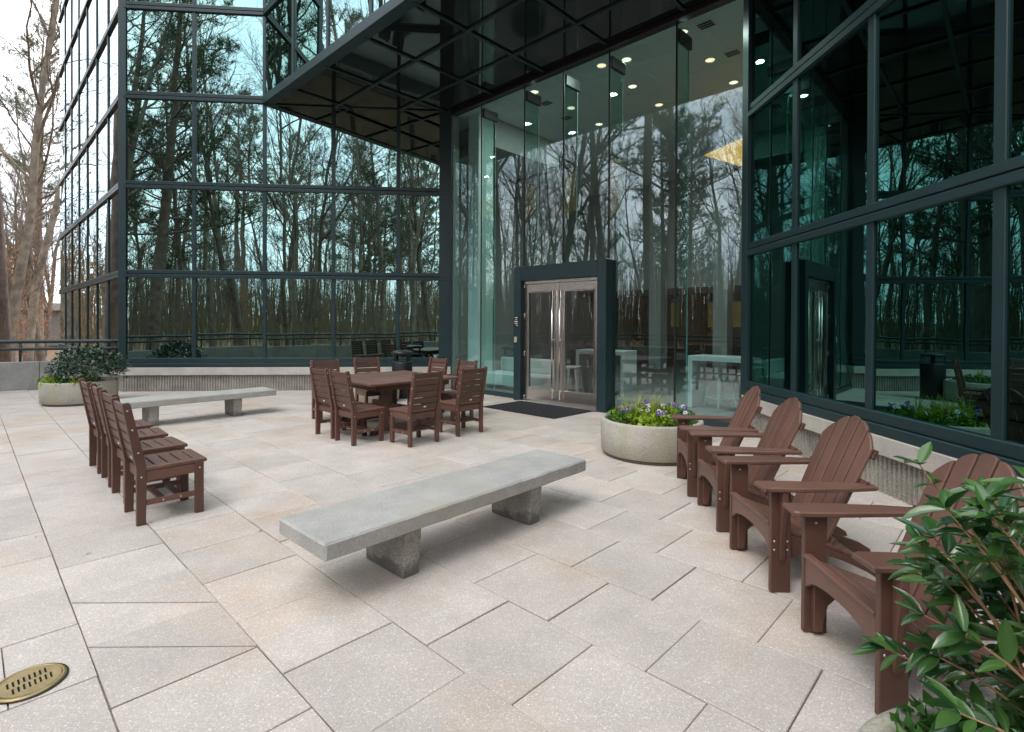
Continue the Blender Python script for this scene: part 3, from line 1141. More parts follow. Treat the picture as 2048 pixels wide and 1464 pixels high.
for (x, y, k, lab) in LIGHTS:
    r_ = empty('downlight', (x, y, SOF - 0.030), 0, lab, 'ceiling light', 'downlights of the lobby ceiling')
    link('lens', lamp_me2 if k else lamp_me, None, r_)
    link('trim', trim_me, None, r_)
    ld = bpy.data.lights.new('downlight_lamp', 'AREA')
    ld.shape = 'DISK'
    ld.size = 0.15
    ld.energy = 8.5
    ld.color = (1.0, 0.97, 0.92)
    lo_ = bpy.data.objects.new('lamp', ld)
    col.objects.link(lo_)
    lo_.parent = r_
    lo_.location = (0, 0, -0.012)
for i, (x, y) in enumerate(((3.192, 8.766), (4.012, 9.677), (0.75, 11.9), (1.3, 12.75))):
    v = empty('ceiling_vent', (x, y, SOF - 0.022), ANG_D, ['slotted ceiling vent close to the rightmost fin', 'slotted ceiling vent near the right corner frame', 'small ceiling vent behind the second glass fin', 'small ceiling vent near the black beam'][i], 'vent', 'lobby ceiling vents')
    MB().box((0, 0, -0.006), (0.28, 0.28, 0.012)).build('vent_plate', M['white'], v)
    for q in (-0.07, 0.0, 0.07):
        MB().box((0, q, -0.015), (0.24, 0.045, 0.006)).build('slot', M['black'], v)

# warm-lit triangle deep in the lobby, its light painted as glow
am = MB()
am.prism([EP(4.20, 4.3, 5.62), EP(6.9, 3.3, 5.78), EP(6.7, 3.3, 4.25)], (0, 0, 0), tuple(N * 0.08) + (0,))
tag(am.build('lit_amber_panel', M['warm_light_paint']), 'glowing amber triangular panel hanging in the lobby', 'light panel')


def bar_table(loc, rz, length, label):
    t = empty('bar_table', loc, rz, label, 'table', 'white bar tables in the lobby')
    MB().box((length / 2, 0, 0.92), (length, 0.62, 0.09), None, 0.004).build('top', M['white_metal'], t)
    MB().box((0.045, 0, 0.4365), (0.09, 0.62, 0.873), None, 0.004).build('leg', M['white_metal'], t)
    MB().box((length - 0.045, 0, 0.4365), (0.09, 0.62, 0.873), None, 0.004).build('leg', M['white_metal'], t)
    return t


bar_table((3.52, 10.12, 0.013), ANG_D, 2.3, 'white bar table behind the glass beside the corner frame')
bar_table(EP(2.42, 1.9, 0.013), ANG_D + 0.1, 1.2, 'white bar table seen through the door')


def stool(loc, rz, label):
    t = empty('bar_stool', loc, rz, label, 'stool', 'white metal stools in the lobby')
    MB().box((0, 0, 0.60), (0.31, 0.31, 0.05), None, 0.018).build('seat', M['white_metal'], t)
    for sx in (-1, 1):
        for sy in (-1, 1):
            MB().tube([(sx * 0.12, sy * 0.12, 0.585), (sx * 0.20, sy * 0.20, 0.0)], [0.030, 0.017], 4).build('leg', M['white_metal'], t)
    for (a, b) in (((-1, -1), (1, -1)), ((1, -1), (1, 1)), ((1, 1), (-1, 1)), ((-1, 1), (-1, -1))):
        MB().tube([(a[0] * 0.178, a[1] * 0.178, 0.16), (b[0] * 0.178, b[1] * 0.178, 0.16)], 0.009, 5).build('foot_rail', M['white_metal'], t)


stool((3.95, 9.98, 0.013), 0.3, 'white metal stool at the left of the corner bar table')
stool((4.42, 9.85, 0.013), 0.1, 'white metal stool next to the corner frame, right of the other')
stool(EP(2.62, 1.25, 0.013), -0.5, 'white metal stool seen through the left door leaf')
sf = empty('sofa', EP(1.30, 1.05, 0.013), ANG_D, 'long pale sofa behind the glass left of the door', 'sofa')
MB().box((0, 0, 0.24), (1.9, 0.75, 0.30), None, 0.03).build('seat', M['white'], sf)
MB().box((0, 0.30, 0.55), (1.9, 0.16, 0.34), None, 0.03).build('backrest', M['white'], sf)
MB().box((0, 0, 0.045), (1.8, 0.65, 0.09)).build('base', M['black'], sf)

# ------------------------------------------------------------------ terrace furniture
screw_me = MB().lathe([(0.0, 0.003), (0.005, 0.003), (0.0065, 0.0)], seg=8).mesh('screw', M['screw'])


def add_screws(root, pts):
    """pts: (position, axis) with axis one of '+x', '-x', '+y'."""
    for p, ax in pts:
        s = link('screw', screw_me, None, root)
        s.location = p
        s.rotation_euler = {'+x': (0, PI / 2, 0), '-x': (0, -PI / 2, 0), '+y': (-PI / 2, 0, 0), '-y': (PI / 2, 0, 0)}[ax]


def heading(f):
    return math.atan2(f[1], f[0]) - PI / 2


def make_dining_chair():
    t = empty('dining_chair')
    for sx in (-1, 1):
        x = sx * 0.212
        post = [(0, -0.235, 0), (0, -0.175, 0), (0, -0.168, 0.43), (0, -0.272, 0.935), (0, -0.285, 0.953), (0, -0.318, 0.950), (0, -0.326, 0.935), (0, -0.236, 0.43)]
        MB().prism(post, (x - 0.019, 0, 0), (x + 0.019, 0, 0), 0.004).build('back_post', M['lumber'], t)
        MB().box((x, 0.195, 0.21), (0.040, 0.062, 0.42), None, 0.004).build('front_leg', M['lumber'], t)
        MB().box((x, -0.003, 0.372), (0.032, 0.334, 0.075), None, 0.003).build('side_apron', M['lumber_mid'], t)
        MB().box((x, -0.003, 0.165), (0.032, 0.334, 0.040), None, 0.003).build('side_stretcher', M['lumber_mid'], t)
        add_screws(t, [((sx * 0.2315, -0.205, 0.37), '+x' if sx > 0 else '-x'), ((sx * 0.2315, -0.225, 0.56), '+x' if sx > 0 else '-x'),
                       ((sx * 0.2315, -0.262, 0.74), '+x' if sx > 0 else '-x'), ((sx * 0.2315, -0.294, 0.89), '+x' if sx > 0 else '-x'),
                       ((sx * 0.2325, 0.195, 0.37), '+x' if sx > 0 else '-x'),
                       ((sx * 0.2285, -0.06, 0.165), '+x' if sx > 0 else '-x'), ((sx * 0.2285, 0.06, 0.165), '+x' if sx > 0 else '-x')])
    MB().box((0, 0.202, 0.372), (0.380, 0.028, 0.075), None, 0.003).build('front_apron', M['lumber_mid'], t)
    MB().box((0, -0.190, 0.372), (0.380, 0.028, 0.075), None, 0.003).build('rear_apron', M['lumber_mid'], t)
    for y in (-0.06, 0.06):
        MB().box((0, y, 0.165), (0.388, 0.050, 0.022), None, 0.003).build('cross_stretcher', M['lumber_mid'], t)
    # seat: five boards with short slots between them
    for k in range(5):
        y = -0.150 + k * 0.090
        MB().box((0, y, 0.428), (0.462 if k in (0,) else 0.464, 0.078, 0.026), None, 0.004).build('seat_slat', M['lumber_mid'], t)
    for sx in (-1, 1):
        MB().box((sx * 0.19, 0.033, 0.4255), (0.075, 0.430, 0.026), None, 0.002).build('seat_edge', M['lumber_mid'], t)
    tilt = math.atan2(0.104, 0.505)
    for k in range(6):
        u = 0.035 + k * 0.083
        h = 0.071
        c = Vector((0, -0.202, 0.43)) + Vector((0, -math.sin(tilt), math.cos(tilt))) * (u + h / 2 - 0.01)
        MB().box(c, (0.385, 0.022, h), Euler((tilt, 0, 0)), 0.003).build('back_slat', M['lumber'], t)
    c = Vector((0, -0.202, 0.43)) + Vector((0, -math.sin(tilt), math.cos(tilt))) * 0.06 + Vector((0, -0.0125, 0))
    tg = MB().lathe([(0.0, 0.002), (0.020, 0.002), (0.022, 0.0)], seg=14).build('maker_plate', M['tag'], t)
    tg.location = c
    tg.rotation_euler = (PI / 2 + tilt, 0, 0)
    tg.scale = (1, 0.55, 1)
    return t


chair0 = make_dining_chair()
chair_used = [False]


def place_chair(x, y, rz, label, group):
    o = chair0 if not chair_used[0] else copy_tree(chair0)
    chair_used[0] = True
    o.location = (x, y, 0.003)
    o.rotation_euler = (0, 0, rz)
    tag(o, label, 'chair', group)


fN = heading((0.69, 0.72))
row = [(-2.864, 4.345), (-3.334, 4.838), (-3.796, 5.292), (-4.262, 5.735)]
lab = ['nearest chair of the row of four on the left, beside the long bench', 'second chair from the front in the row of four on the left',
       'third chair from the front in the row of four on the left', 'farthest chair of the row of four, next to the shrub planter']
for i, (x, y) in enumerate(row):
    place_chair(x, y, fN + (0.0, 0.035, -0.03, 0.02)[i], lab[i], 'brown chairs lined up on the left')
TC = Vector((-1.88, 8.10))
G = 'brown chairs round the square table'
place_chair(-1.28, 6.93, heading((-0.72, 0.69)), 'table chair with its back to the camera, in front of the table', G)
place_chair(-0.735, 7.57, heading((-0.72, 0.69)) - 0.03, 'table chair with its back to the camera, nearer the door mat', G)
place_chair(-2.02, 7.00, fN, 'table chair at the left end, nearer the camera', G)
place_chair(-2.425, 7.40, fN + 0.02, 'table chair at the left end, behind its twin', G)
place_chair(-2.93, 8.52, heading((0.60, -0.80)), 'far table chair at the left, wide slatted back above the corner', G)
place_chair(-2.377, 9.06, heading((0.62, -0.78)), 'far table chair left of the black bin', G)
place_chair(-1.50, 9.20, heading((-0.66, -0.75)), 'far table chair right of the black bin', G)
place_chair(-0.95, 8.60, heading((-0.69, -0.72)), 'far table chair closest to the entrance glass', G)

# square dining table; local x along N, y along -D
tb = empty('dining_table', (TC.x, TC.y, 0.003), ANG_N, 'brown slatted square dining table with trestle legs', 'table')
MB_L, MB_W = 1.55, 1.50
for k in range(9):
    y = -MB_W / 2 + (k + 0.5) * MB_W / 9
    MB().box((0, y, 0.722), (MB_L - 0.19, MB_W / 9 - 0.006, 0.032), None, 0.004).build('top_plank', M['lumber_mid'], tb)
for sx in (-1, 1):
    MB().box((sx * (MB_L / 2 - 0.046), 0, 0.7225), (0.092, MB_W - 0.004, 0.034), None, 0.005).build('end_board', M['lumber_mid'], tb)
    MB().box((sx * 0.62, 0, 0.664), (0.035, 1.30, 0.080), None, 0.003).build('apron', M['lumber'], tb)
for sy in (-1, 1):
    MB().box((0, sy * 0.645, 0.664), (1.20, 0.035, 0.080), None, 0.003).build('apron', M['lumber'], tb)
    y = sy * 0.50
    foot = [(-0.62, 0, 0.0), (-0.55, 0, 0.0), (-0.50, 0, 0.030), (0.50, 0, 0.030), (0.55, 0, 0.0), (0.62, 0, 0.0), (0.62, 0, 0.035), (0.50, 0, 0.105), (-0.50, 0, 0.105), (-0.62, 0, 0.035)]
    MB().prism(foot, (0, y - 0.045, 0), (0, y + 0.045, 0), 0.004).build('trestle_foot', M['lumber'], tb)
    for x in (-0.40, 0.40):
        MB().box((x, y, 0.364), (0.09, 0.085, 0.517), None, 0.004).build('leg', M['lumber'], tb)
MB().box((0, 0, 0.30), (0.06, 0.91, 0.09), None, 0.004).build('stretcher', M['lumber'], tb)


def make_armchair():
    t = empty('adirondack_chair')
    for sx in (-1, 1):
        x = sx * 0.290
        MB().box((x, -0.058, 0.301), (0.032, 0.116, 0.602), None, 0.004).build('front_leg', M['lumber'], t)
        # side stringer running to the rear foot, hollowed below
        bot = [(-0.78, 0.0), (-0.70, 0.035), (-0.58, 0.11), (-0.44, 0.175), (-0.32, 0.212), (-0.22, 0.214), (-0.150, 0.196), (-0.105, 0.155), (-0.085, 0.09), (-0.080, 0.02)]
        pts = [(0, -0.035, 0.362), (0, -0.50, 0.195), (0, -0.86, 0.075), (0, -0.935, 0.03), (0, -0.945, 0.0)]
        pts += [(0, a, b) for a, b in bot] + [(0, -0.035, 0.02)]
        MB().prism(pts, (sx * 0.258 - 0.015, 0, 0), (sx * 0.258 + 0.015, 0, 0), 0.003).build('side_rail', M['lumber'], t)
        # arm rest with a gentle waist
        out = [(0.085, 0.065), (0.078, 0.05), (0.082, -0.16), (0.072, -0.30), (0.066, -0.42), (0.045, -0.55), (0.038, -0.60), (-0.030, -0.60), (-0.040, -0.52), (-0.052, -0.32), (-0.066, -0.16), (-0.068, 0.05), (-0.052, 0.072)]
        MB().prism([(x + sx * a, b, 0) for a, b in out], (0, 0, 0.604), (0, 0, 0.632), 0.007).build('arm_rest', M['lumber_mid'], t)
        br = [(x + sx * 0.017, 0, 0.600), (x + sx * 0.072, 0, 0.600), (x + sx * 0.070, 0, 0.52), (x + sx * 0.045, 0, 0.36), (x + sx * 0.034, 0, 0.20), (x + sx * 0.017, 0, 0.175)]
        MB().prism(br, (0, -0.074, 0), (0, -0.044, 0), 0.003).build('arm_bracket', M['lumber'], t)
        a = '+x' if sx > 0 else '-x'
        add_screws(t, [((sx * 0.3065, -0.020, 0.30), a), ((sx * 0.3065, -0.095, 0.30), a), ((sx * 0.3065, -0.020, 0.25), a), ((sx * 0.3065, -0.095, 0.25), a),
                       ((sx * 0.273, -0.058, 0.56), '-x' if sx > 0 else '+x')])
    ap = [(-0.272, 0, 0.385), (0.272, 0, 0.385), (0.272, 0, 0.235)]
    for k in range(1, 12):
        u = 1 - k / 12
        x = -0.255 + 0.51 * u
        ap.append((x, 0, 0.238 + 0.068 * math.sqrt(max(0, 1 - (x / 0.262) ** 2))))
    ap.append((-0.272, 0, 0.235))
    MB().prism(ap, (0, -0.030, 0), (0, -0.004, 0), 0.003).build('front_apron', M['lumber_mid'], t)
    sl = math.atan2(0.167, 0.465)
    for k in range(6):
        y = -0.072 - k * 0.082
        z = 0.362 - (-y - 0.035) * math.tan(sl) + 0.013
        MB().box((0, y, z), (0.545, 0.077 / math.cos(sl), 0.022), Euler((sl, 0, 0)), 0.004).build('seat_slat', M['lumber_mid'], t)
    MB().box((0, -0.014, 0.396), (0.545, 0.040, 0.022), None, 0.006).build('seat_slat', M['lumber_mid'], t)
    # reclined fan back of five boards under one arch
    rec = R(24)
    org = Vector((0, -0.335, 0.222))
    ux = Vector((1, 0, 0))
    uz = Vector((0, -math.sin(rec), math.cos(rec)))
    un = Vector((0, -math.cos(rec), -math.sin(rec)))
    for k in range(5):
        c0 = (k - 2) * 0.093
        c1 = (k - 2) * 0.104
        w0, w1 = 0.0405, 0.0458
        pl = [(c0 - w0, 0.0), (c0 + w0, 0.0)]
        tops = []
        for q in range(7):
            x = c1 + w1 - 2 * w1 * q / 6
            e = (q / 3 - 1)
            h = 0.838 - 2.55 * x * x - (0.010 * abs(e) ** 3)
            tops.append((x, h))
        pl += tops
        MB().prism([org + ux * a + uz * b for a, b in pl], (0, 0, 0), un * 0.022, 0.005).build('back_slat', M['lumber_mid'], t)
    for (u, w, h) in ((0.06, 0.50, 0.07), (0.455, 0.60, 0.060), (0.645, 0.52, 0.060)):
        c = org + uz * u + un * 0.036
        MB().box(c, (w, 0.025, h), Euler((rec, 0, 0)), 0.004).build('back_batten', M['lumber'], t)
    return t


arm0 = make_armchair()
AL = ['brown slatted armchair farthest away, beside the flower planter', 'second slatted armchair from the flower planter',
      'third slatted armchair from the flower planter, fully in view', 'nearest slatted armchair, half hidden by the leafy shrub']
for i, (x, y, a) in enumerate(((1.645, 5.075, 8.5), (1.585, 4.270, 6.0), (1.523, 3.375, 1.0), (1.480, 2.395, 2.0))):
    o = arm0 if i == 0 else copy_tree(arm0)
    o.location = (x, y, 0.003)
    f = Vector((-math.cos(R(a)), math.sin(R(a))))
    o.rotation_euler = (0, 0, heading(f))
    tag(o, AL[i], 'armchair', 'slatted armchairs in a row')


# concrete benches; local x along the length
def bench(loc, rz, label, stain):
    t = empty('concrete_bench', loc, rz, label, 'bench', 'concrete slab benches')
    s = MB()
    s.box((0, 0, 0.351), (2.40, 0.555, 0.100), None, 0.012)
    bmesh.ops.subdivide_edges(s.bm, edges=[e for e in s.bm.edges if e.calc_length() > 1.0], cuts=24)
    rr = random.Random(int(abs(loc[0]) * 100))
    for v in s.bm.verts:
        v.co.z += rr.uniform(-0.0012, 0.0012)
        if abs(v.co.y) > 0.25:
            v.co.y += rr.uniform(-0.0025, 0.0025)
    s.build('slab', M['bench'], t)
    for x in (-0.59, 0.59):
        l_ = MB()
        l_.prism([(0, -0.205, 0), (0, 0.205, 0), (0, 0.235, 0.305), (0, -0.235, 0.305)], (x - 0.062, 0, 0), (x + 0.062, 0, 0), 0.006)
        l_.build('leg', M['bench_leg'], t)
    return t


bench((-0.370, 3.830, 0.002), math.atan2(0.735, 0.678), 'long grey concrete bench in the middle foreground', 1)
bench((-5.10, 8.45, 0.002), math.atan2(0.73, 0.68), 'long grey concrete bench behind the row of chairs', 0)

# door mat and drain
mt = MB().box((0, 0, 0.007), (1.74, 1.06, 0.012), None, 0.004).build('door_mat', M['mat'])
mc = D * (PB.dot(D) + 3.335) + N * (PB.dot(N) - 0.23 - 0.54)
mt.location = (mc.x, mc.y, 0)
mt.rotation_euler = (0, 0, ANG_D)
tag(mt, 'black rubber door mat in front of the glass doors', 'mat')

dr = empty('floor_drain', (DRAIN.x, DRAIN.y, 0.0), ANG_N + 0.25, 'round bronze floor drain with two rows of slots', 'drain')
dr.scale = (0.83, 0.83, 1)
bm_ = bmesh.new()


def loop_edges(pts):
    vs = [bm_.verts.new((p[0], p[1], 0)) for p in pts]
    return [bm_.edges.new((vs[i], vs[(i + 1) % len(vs)])) for i in range(len(vs))]


eds = loop_edges([(0.128 * math.cos(2 * PI * k / 48), 0.128 * math.sin(2 * PI * k / 48)) for k in range(48)])
for rowy in (-0.036, 0.036):
    for k in range(8):
        x = -0.077 + k * 0.022
        sk = 0.006
        eds += loop_edges([(x - 0.0045 - sk, rowy - 0.027), (x + 0.0045 - sk, rowy - 0.027), (x + 0.0045 + sk, rowy + 0.027), (x - 0.0045 + sk, rowy + 0.027)])
bmesh.ops.triangle_fill(bm_, use_beauty=True, edges=eds)
me = bpy.data.meshes.new('cover_plate')
ext = bmesh.ops.extrude_face_region(bm_, geom=list(bm_.faces))
bmesh.ops.translate(bm_, vec=(0, 0, 0.005), verts=[v for v in ext['geom'] if isinstance(v, bmesh.types.BMVert)])
bmesh.ops.recalc_face_normals(bm_, faces=bm_.faces)
bm_.to_mesh(me)
bm_.free()
me.materials.append(M['bronze'])
o = link('cover_plate', me, None, dr)
o.location = (0, 0, 0.006)
MB().lathe([(0.0, 0.0052), (0.131, 0.0052)], seg=40).build('pit', M['pit'], dr)
MB().lathe([(0.130, 0.004), (0.131, 0.0115), (0.146, 0.0105), (0.150, 0.003)], seg=48).build('ring', M['bronze'], dr)
MB().lathe([(0.150, 0.0045), (0.158, 0.0045)], seg=48).build('gasket', M['pit'], dr)

rl_ = random.Random(12)
for i in range(9):
    x, y = rl_.uniform(-3.5, 1.3), rl_.uniform(2.2, 6.5)
    mb = MB()
    L_ = rl_.uniform(0.012, 0.024)
    pts = [(-L_, 0, 0.001), (-L_ * .3, L_ * .32, 0.004), (L_ * .5, L_ * .25, 0.003), (L_, 0, 0.006), (L_ * .4, -L_ * .3, 0.002), (-L_ * .4, -L_ * .28, 0.005)]
    c_ = mb.bm.verts.new((0, 0, 0.002))
    vs_ = [mb.bm.verts.new(p) for p in pts]
    for q in range(6):
        mb.bm.faces.new([c_, vs_[q], vs_[(q + 1) % 6]])
    o = mb.build('fallen_leaf', M['beech'])
    o.location = (x, y, 0.004)
    o.rotation_euler = (0, 0, rl_.uniform(0, 6))
    tag(o, 'small dead leaf lying on the pavers', 'leaf', 'dead leaves on the pavers')

# litter bin by the long facade
tbn = empty('litter_bin', (-2.30, 11.05, 0.003), 0, 'round black litter bin with domed hood beside the facade', 'bin')
MB().lathe([(0.0, 0.0), (0.19, 0.0), (0.20, 0.02), (0.215, 0.74), (0.205, 0.76), (0.0, 0.76)], seg=32).build('body', M['black'], tbn)
MB().lathe([(0.215, 0.905), (0.228, 0.915), (0.228, 0.945), (0.19, 0.975), (0.10, 0.99), (0.0, 0.992)], seg=32).build('hood', M['black'], tbn)
for k in range(4):
    a = PI / 4 + k * PI / 2
    MB().box((0.19 * math.cos(a), 0.19 * math.sin(a), 0.835), (0.05, 0.012, 0.17), Euler((0, 0, a + PI / 2))).build('hood_post', M['black'], tbn)


# ------------------------------------------------------------------ planters and plants
def planter(loc, label):
    t = empty('round_planter', loc, 0, label, 'planter', 'round concrete planters')
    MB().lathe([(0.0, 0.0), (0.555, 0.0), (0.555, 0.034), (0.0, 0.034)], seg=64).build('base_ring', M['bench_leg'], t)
    MB().lathe([(0.0, 0.035), (0.575, 0.035), (0.592, 0.05), (0.600, 0.24), (0.602, 0.405), (0.595, 0.425), (0.575, 0.432), (0.548, 0.426), (0.540, 0.40), (0.535, 0.33), (0.0, 0.33)], seg=72).build('bowl', M['planter'], t)
    s = MB().lathe([(0.0, 0.400), (0.25, 0.395), (0.45, 0.375), (0.537, 0.355)], seg=40)
    rr = random.Random(3)
    for v in s.bm.verts:
        v.co.z += rr.uniform(-0.01, 0.015)
    s.build('soil', M['soil'], t)
    return t


PR, PL_, PNEAR, PFAR = (1.690, 6.375, 0.003), (-8.36, 10.20, 0.003), (1.335, 1.00, 0.003), (-2.86, 10.55, 0.003)
planter(PR, 'round concrete planter full of pansies behind the armchairs')
planter(PL_, 'round concrete planter with the dark shrub on the left')
planter(PNEAR, 'round concrete planter at the bottom right corner, under the leafy shrub')
planter(PFAR, 'round concrete planter half hidden behind the dining table')


def leaf_cloud(name, pts, dirs, size, m, parent=None, width=0.42, seed=1, bend=0.25):
    """Many folded leaves (four triangles each) in one mesh."""
    rr = np.random.RandomState(seed)
    n = len(pts)
    P = np.asarray(pts, float)
    d = np.asarray(dirs, float)
    d /= np.linalg.norm(d, axis=1)[:, None] + 1e-9
    ref = rr.normal(size=(n, 3)) * 0.6 + np.array([0, 0, 1.0])
    s = np.cross(d, ref)
    s /= np.linalg.norm(s, axis=1)[:, None] + 1e-9
    up = np.cross(s, d)
    L = size * rr.uniform(0.65, 1.25, n)[:, None]
    W = L * width
    tip = P + d * L - up * L * bend
    mid = P + d * L * 0.5 + up * L * 0.04
    a = P + d * L * 0.45 + s * W * 0.5 + up * L * 0.10
    b = P + d * L * 0.45 - s * W * 0.5 + up * L * 0.10
    V = np.stack([P, a, tip, b, mid], 1).reshape(-1, 3)
    i = np.arange(n)[:, None] * 5
    F = np.concatenate([i + np.array([[0, 1, 4]]), i + np.array([[1, 2, 4]]), i + np.array([[2, 3, 4]]), i + np.array([[3, 0, 4]])], 0)
    return link(name, flat_mesh(name, V, F, m), None, parent)


def dome_points(n, c, rx, rz, seed, shell=0.55):
    rr = np.random.RandomState(seed)
    v = rr.normal(size=(n, 3))
    v[:, 2] = np.abs(v[:, 2]) * 1.0 - 0.15
    v /= np.linalg.norm(v, axis=1)[:, None]
    r = rr.uniform(shell, 1.0, n) ** 0.7
    lump = 1 + 0.14 * np.sin(v[:, 0] * 7 + seed) * np.cos(v[:, 1] * 6 + 2 * seed)
    p = v * (r * lump)[:, None] * np.array([rx, rx, rz]) + np.array(c)
    d = v * 0.7 + rr.normal(size=(n, 3)) * 0.45
    return p, d


def shrub(loc, rx, rz, n, size, label, m, seed, stems=12):
    t = empty('shrub', loc, 0, label, 'shrub')
    p, d = dome_points(n, (0, 0, rz * 0.32), rx, rz * 0.72, seed)
    leaf_cloud('crown', p, d, size, m, t, 0.5, seed)
    rr = random.Random(seed)
    for k in range(stems):
        a = rr.uniform(0, 2 * PI)
        q = rr.uniform(0.3, 0.95)
        e = Vector((math.cos(a) * rx * q, math.sin(a) * rx * q, rz * rr.uniform(0.5, 0.95)))
        MB().tube([(e.x * .08, e.y * .08, -0.02), e * 0.45 + Vector((0, 0, .06)), e], [0.012, 0.008, 0.003], 5).build('stem', M['stem'], t)
    return t


shrub((PL_[0] + 0.10, PL_[1] + 0.06, 0.40), 0.60, 0.62, 3400, 0.070, 'dark glossy evergreen shrub in the left planter', M['shrub_leaf'], 21)
rr = np.random.RandomState(9)


def low_clump(name, loc, rx, rz, n, size, m, label, cat, group=None, seed=1, width=0.6):
    p, d = dome_points(n, (0, 0, 0), rx, rz, seed, 0.35)
    d[:, 2] += 0.3
    o = leaf_cloud(name, p, d, size, m, None, width, seed)
    o.location = loc
    return tag(o, label, cat, group)


for i, (dx, dy, r0, mm_) in enumerate(((-0.38, -0.22, 0.17, 'green'), (-0.20, -0.40, 0.17, 'lime'), (0.06, -0.44, 0.15, 'green'), (0.27, -0.36, 0.15, 'lime'), (-0.45, 0.05, 0.14, 'green'), (0.42, -0.18, 0.13, 'green'))):
    low_clump('bedding_plant', (PL_[0] + dx, PL_[1] + dy, 0.37), r0, 0.15, 260, 0.05, M[mm_],
              'lime green bedding plant at the foot of the dark shrub' if mm_ == 'lime' else 'mid green bedding plant at the foot of the dark shrub', 'plant', 'bedding plants under the dark shrub', 30 + i)


def grass_tuft(loc, n, h, seed, label, group=None):
    rr = random.Random(seed)
    t = empty('grass_tuft', loc, 0, label, 'grass tuft', group)
    mb = MB()
    for k in range(n):
        a = rr.uniform(0, 2 * PI)
        L = h * rr.uniform(0.55, 1.1)
        out = rr.uniform(0.15, 0.8)
        w = rr.uniform(0.004, 0.008)
        s = Vector((-math.sin(a), math.cos(a), 0)) * w
        dv = Vector((math.cos(a), math.sin(a), 0))
        prev = None
        for q in range(5):
            u = q / 4
            c = dv * (0.02 + out * L * u * u * 0.8) + Vector((0, 0, L * (u - 0.32 * out * u * u * u)))
            ws = s * (1 - u * 0.92)
            r = (mb.bm.verts.new(c - ws), mb.bm.verts.new(c + ws))
            if prev:
                mb.bm.faces.new([prev[0], prev[1], r[1], r[0]])
            prev = r
    mb.build('blades', M['blade'], t)
    return t


GT = 'yellow green grass tuft in the pansy planter'
for i, (dx, dy, h) in enumerate(((-0.30, -0.06, 0.38), (-0.02, -0.12, 0.42), (0.10, 0.20, 0.34), (0.20, -0.14, 0.32), (-0.12, 0.18, 0.34))):
    grass_tuft((PR[0] + dx, PR[1] + dy, 0.40), 40, h, 50 + i, GT, 'grass tufts among the pansies')
grass_tuft((PFAR[0], PFAR[1], 0.38), 70, 0.42, 61, 'yellow green grass tuft behind the dining table')
low_clump('bedding_plant', (PFAR[0] + 0.05, PFAR[1], 0.38), 0.42, 0.16, 500, 0.06, M['green'], 'mid green bedding plants behind the dining table', 'plant', None, 62)
for i in range(7):
    a = i * 0.9
    low_clump('bedding_plant', (PR[0] + 0.36 * math.cos(a) * (0.5 + 0.5 * (i % 2)), PR[1] + 0.34 * math.sin(a) * (0.5 + 0.5 * (i % 2)) - 0.06, 0.39), 0.15, 0.13, 190, 0.066, M['lime'],
              'lime green leafy plant in the pansy planter', 'plant', 'lime plants among the pansies', 70 + i)


def pansy(loc, seed, white):
    rr = random.Random(seed)
    t = empty('pansy', loc, rr.uniform(0, 6), 'white pansy in the round planter by the armchairs' if white else 'violet pansy in the round planter by the armchairs', 'flower',
              'white pansies of the planter' if white else 'violet pansies of the planter')
    p, d = dome_points(120, (0, 0, 0), 0.115, 0.105, seed, 0.3)
    d[:, 2] += 0.2
    leaf_cloud('foliage', p, d, 0.042, M['green'], t, 0.5, seed)
    for k in range(rr.choice((1, 2, 2))):
        a = rr.uniform(-0.8, 0.8) - PI / 2
        c = Vector((rr.uniform(-0.07, 0.07), rr.uniform(-0.07, 0.05), rr.uniform(0.10, 0.165)))
        look = Vector((-0.25 + rr.uniform(-.4, .4), -0.85, 0.45 + rr.uniform(-.2, .3))).normalized()
        look.rotate(Euler((0, 0, -t.rotation_euler[2])))
        fl = MB()
        e1 = look.orthogonal().normalized()
        e2 = look.cross(e1)
        rad = rr.uniform(0.019, 0.026)
        for q in range(5):
            an = 2 * PI * q / 5 + 0.3
            cc = c + (e1 * math.cos(an) + e2 * math.sin(an)) * rad * 0.55 + look * 0.002 * q
            ring = [fl.bm.verts.new(cc + (e1 * math.cos(2 * PI * z / 7) + e2 * math.sin(2 * PI * z / 7)) * rad * 0.66 - look * (0.003 if z % 2 else 0)) for z in range(7)]
            fl.bm.faces.new(ring)
        fo = fl.build('flower', M['petal_w'] if white else M['petal_v'], t)
        ce = MB()
        ring = [ce.bm.verts.new(c + look * 0.012 + (e1 * math.cos(2 * PI * z / 7) + e2 * math.sin(2 * PI * z / 7)) * rad * 0.36) for z in range(7)]
        ce.bm.faces.new(ring)
        ce.build('flower_eye', M['petal_c'] if white else M['petal_y'], fo)
        MB().tube([c - look * 0.004, c - look * 0.02 - Vector((0, 0, 0.05)), Vector((c.x * .6, c.y * .6, 0.0))], 0.0018, 4).build('flower_stem', M['green'], t)


rp2 = random.Random(77)
spots = []
while len(spots) < 25:
    a = rp2.uniform(0, 2 * PI)
    r_ = 0.47 * math.sqrt(rp2.uniform(0.02, 1))
    q = (r_ * math.cos(a), r_ * math.sin(a))
    if all(math.hypot(q[0] - s[0], q[1] - s[1]) > 0.085 for s in spots):
        spots.append(q)
for i, (dx, dy) in enumerate(spots):
    pansy((PR[0] + dx, PR[1] + dy, 0.405), 200 + i, i % 5 in (0, 2))

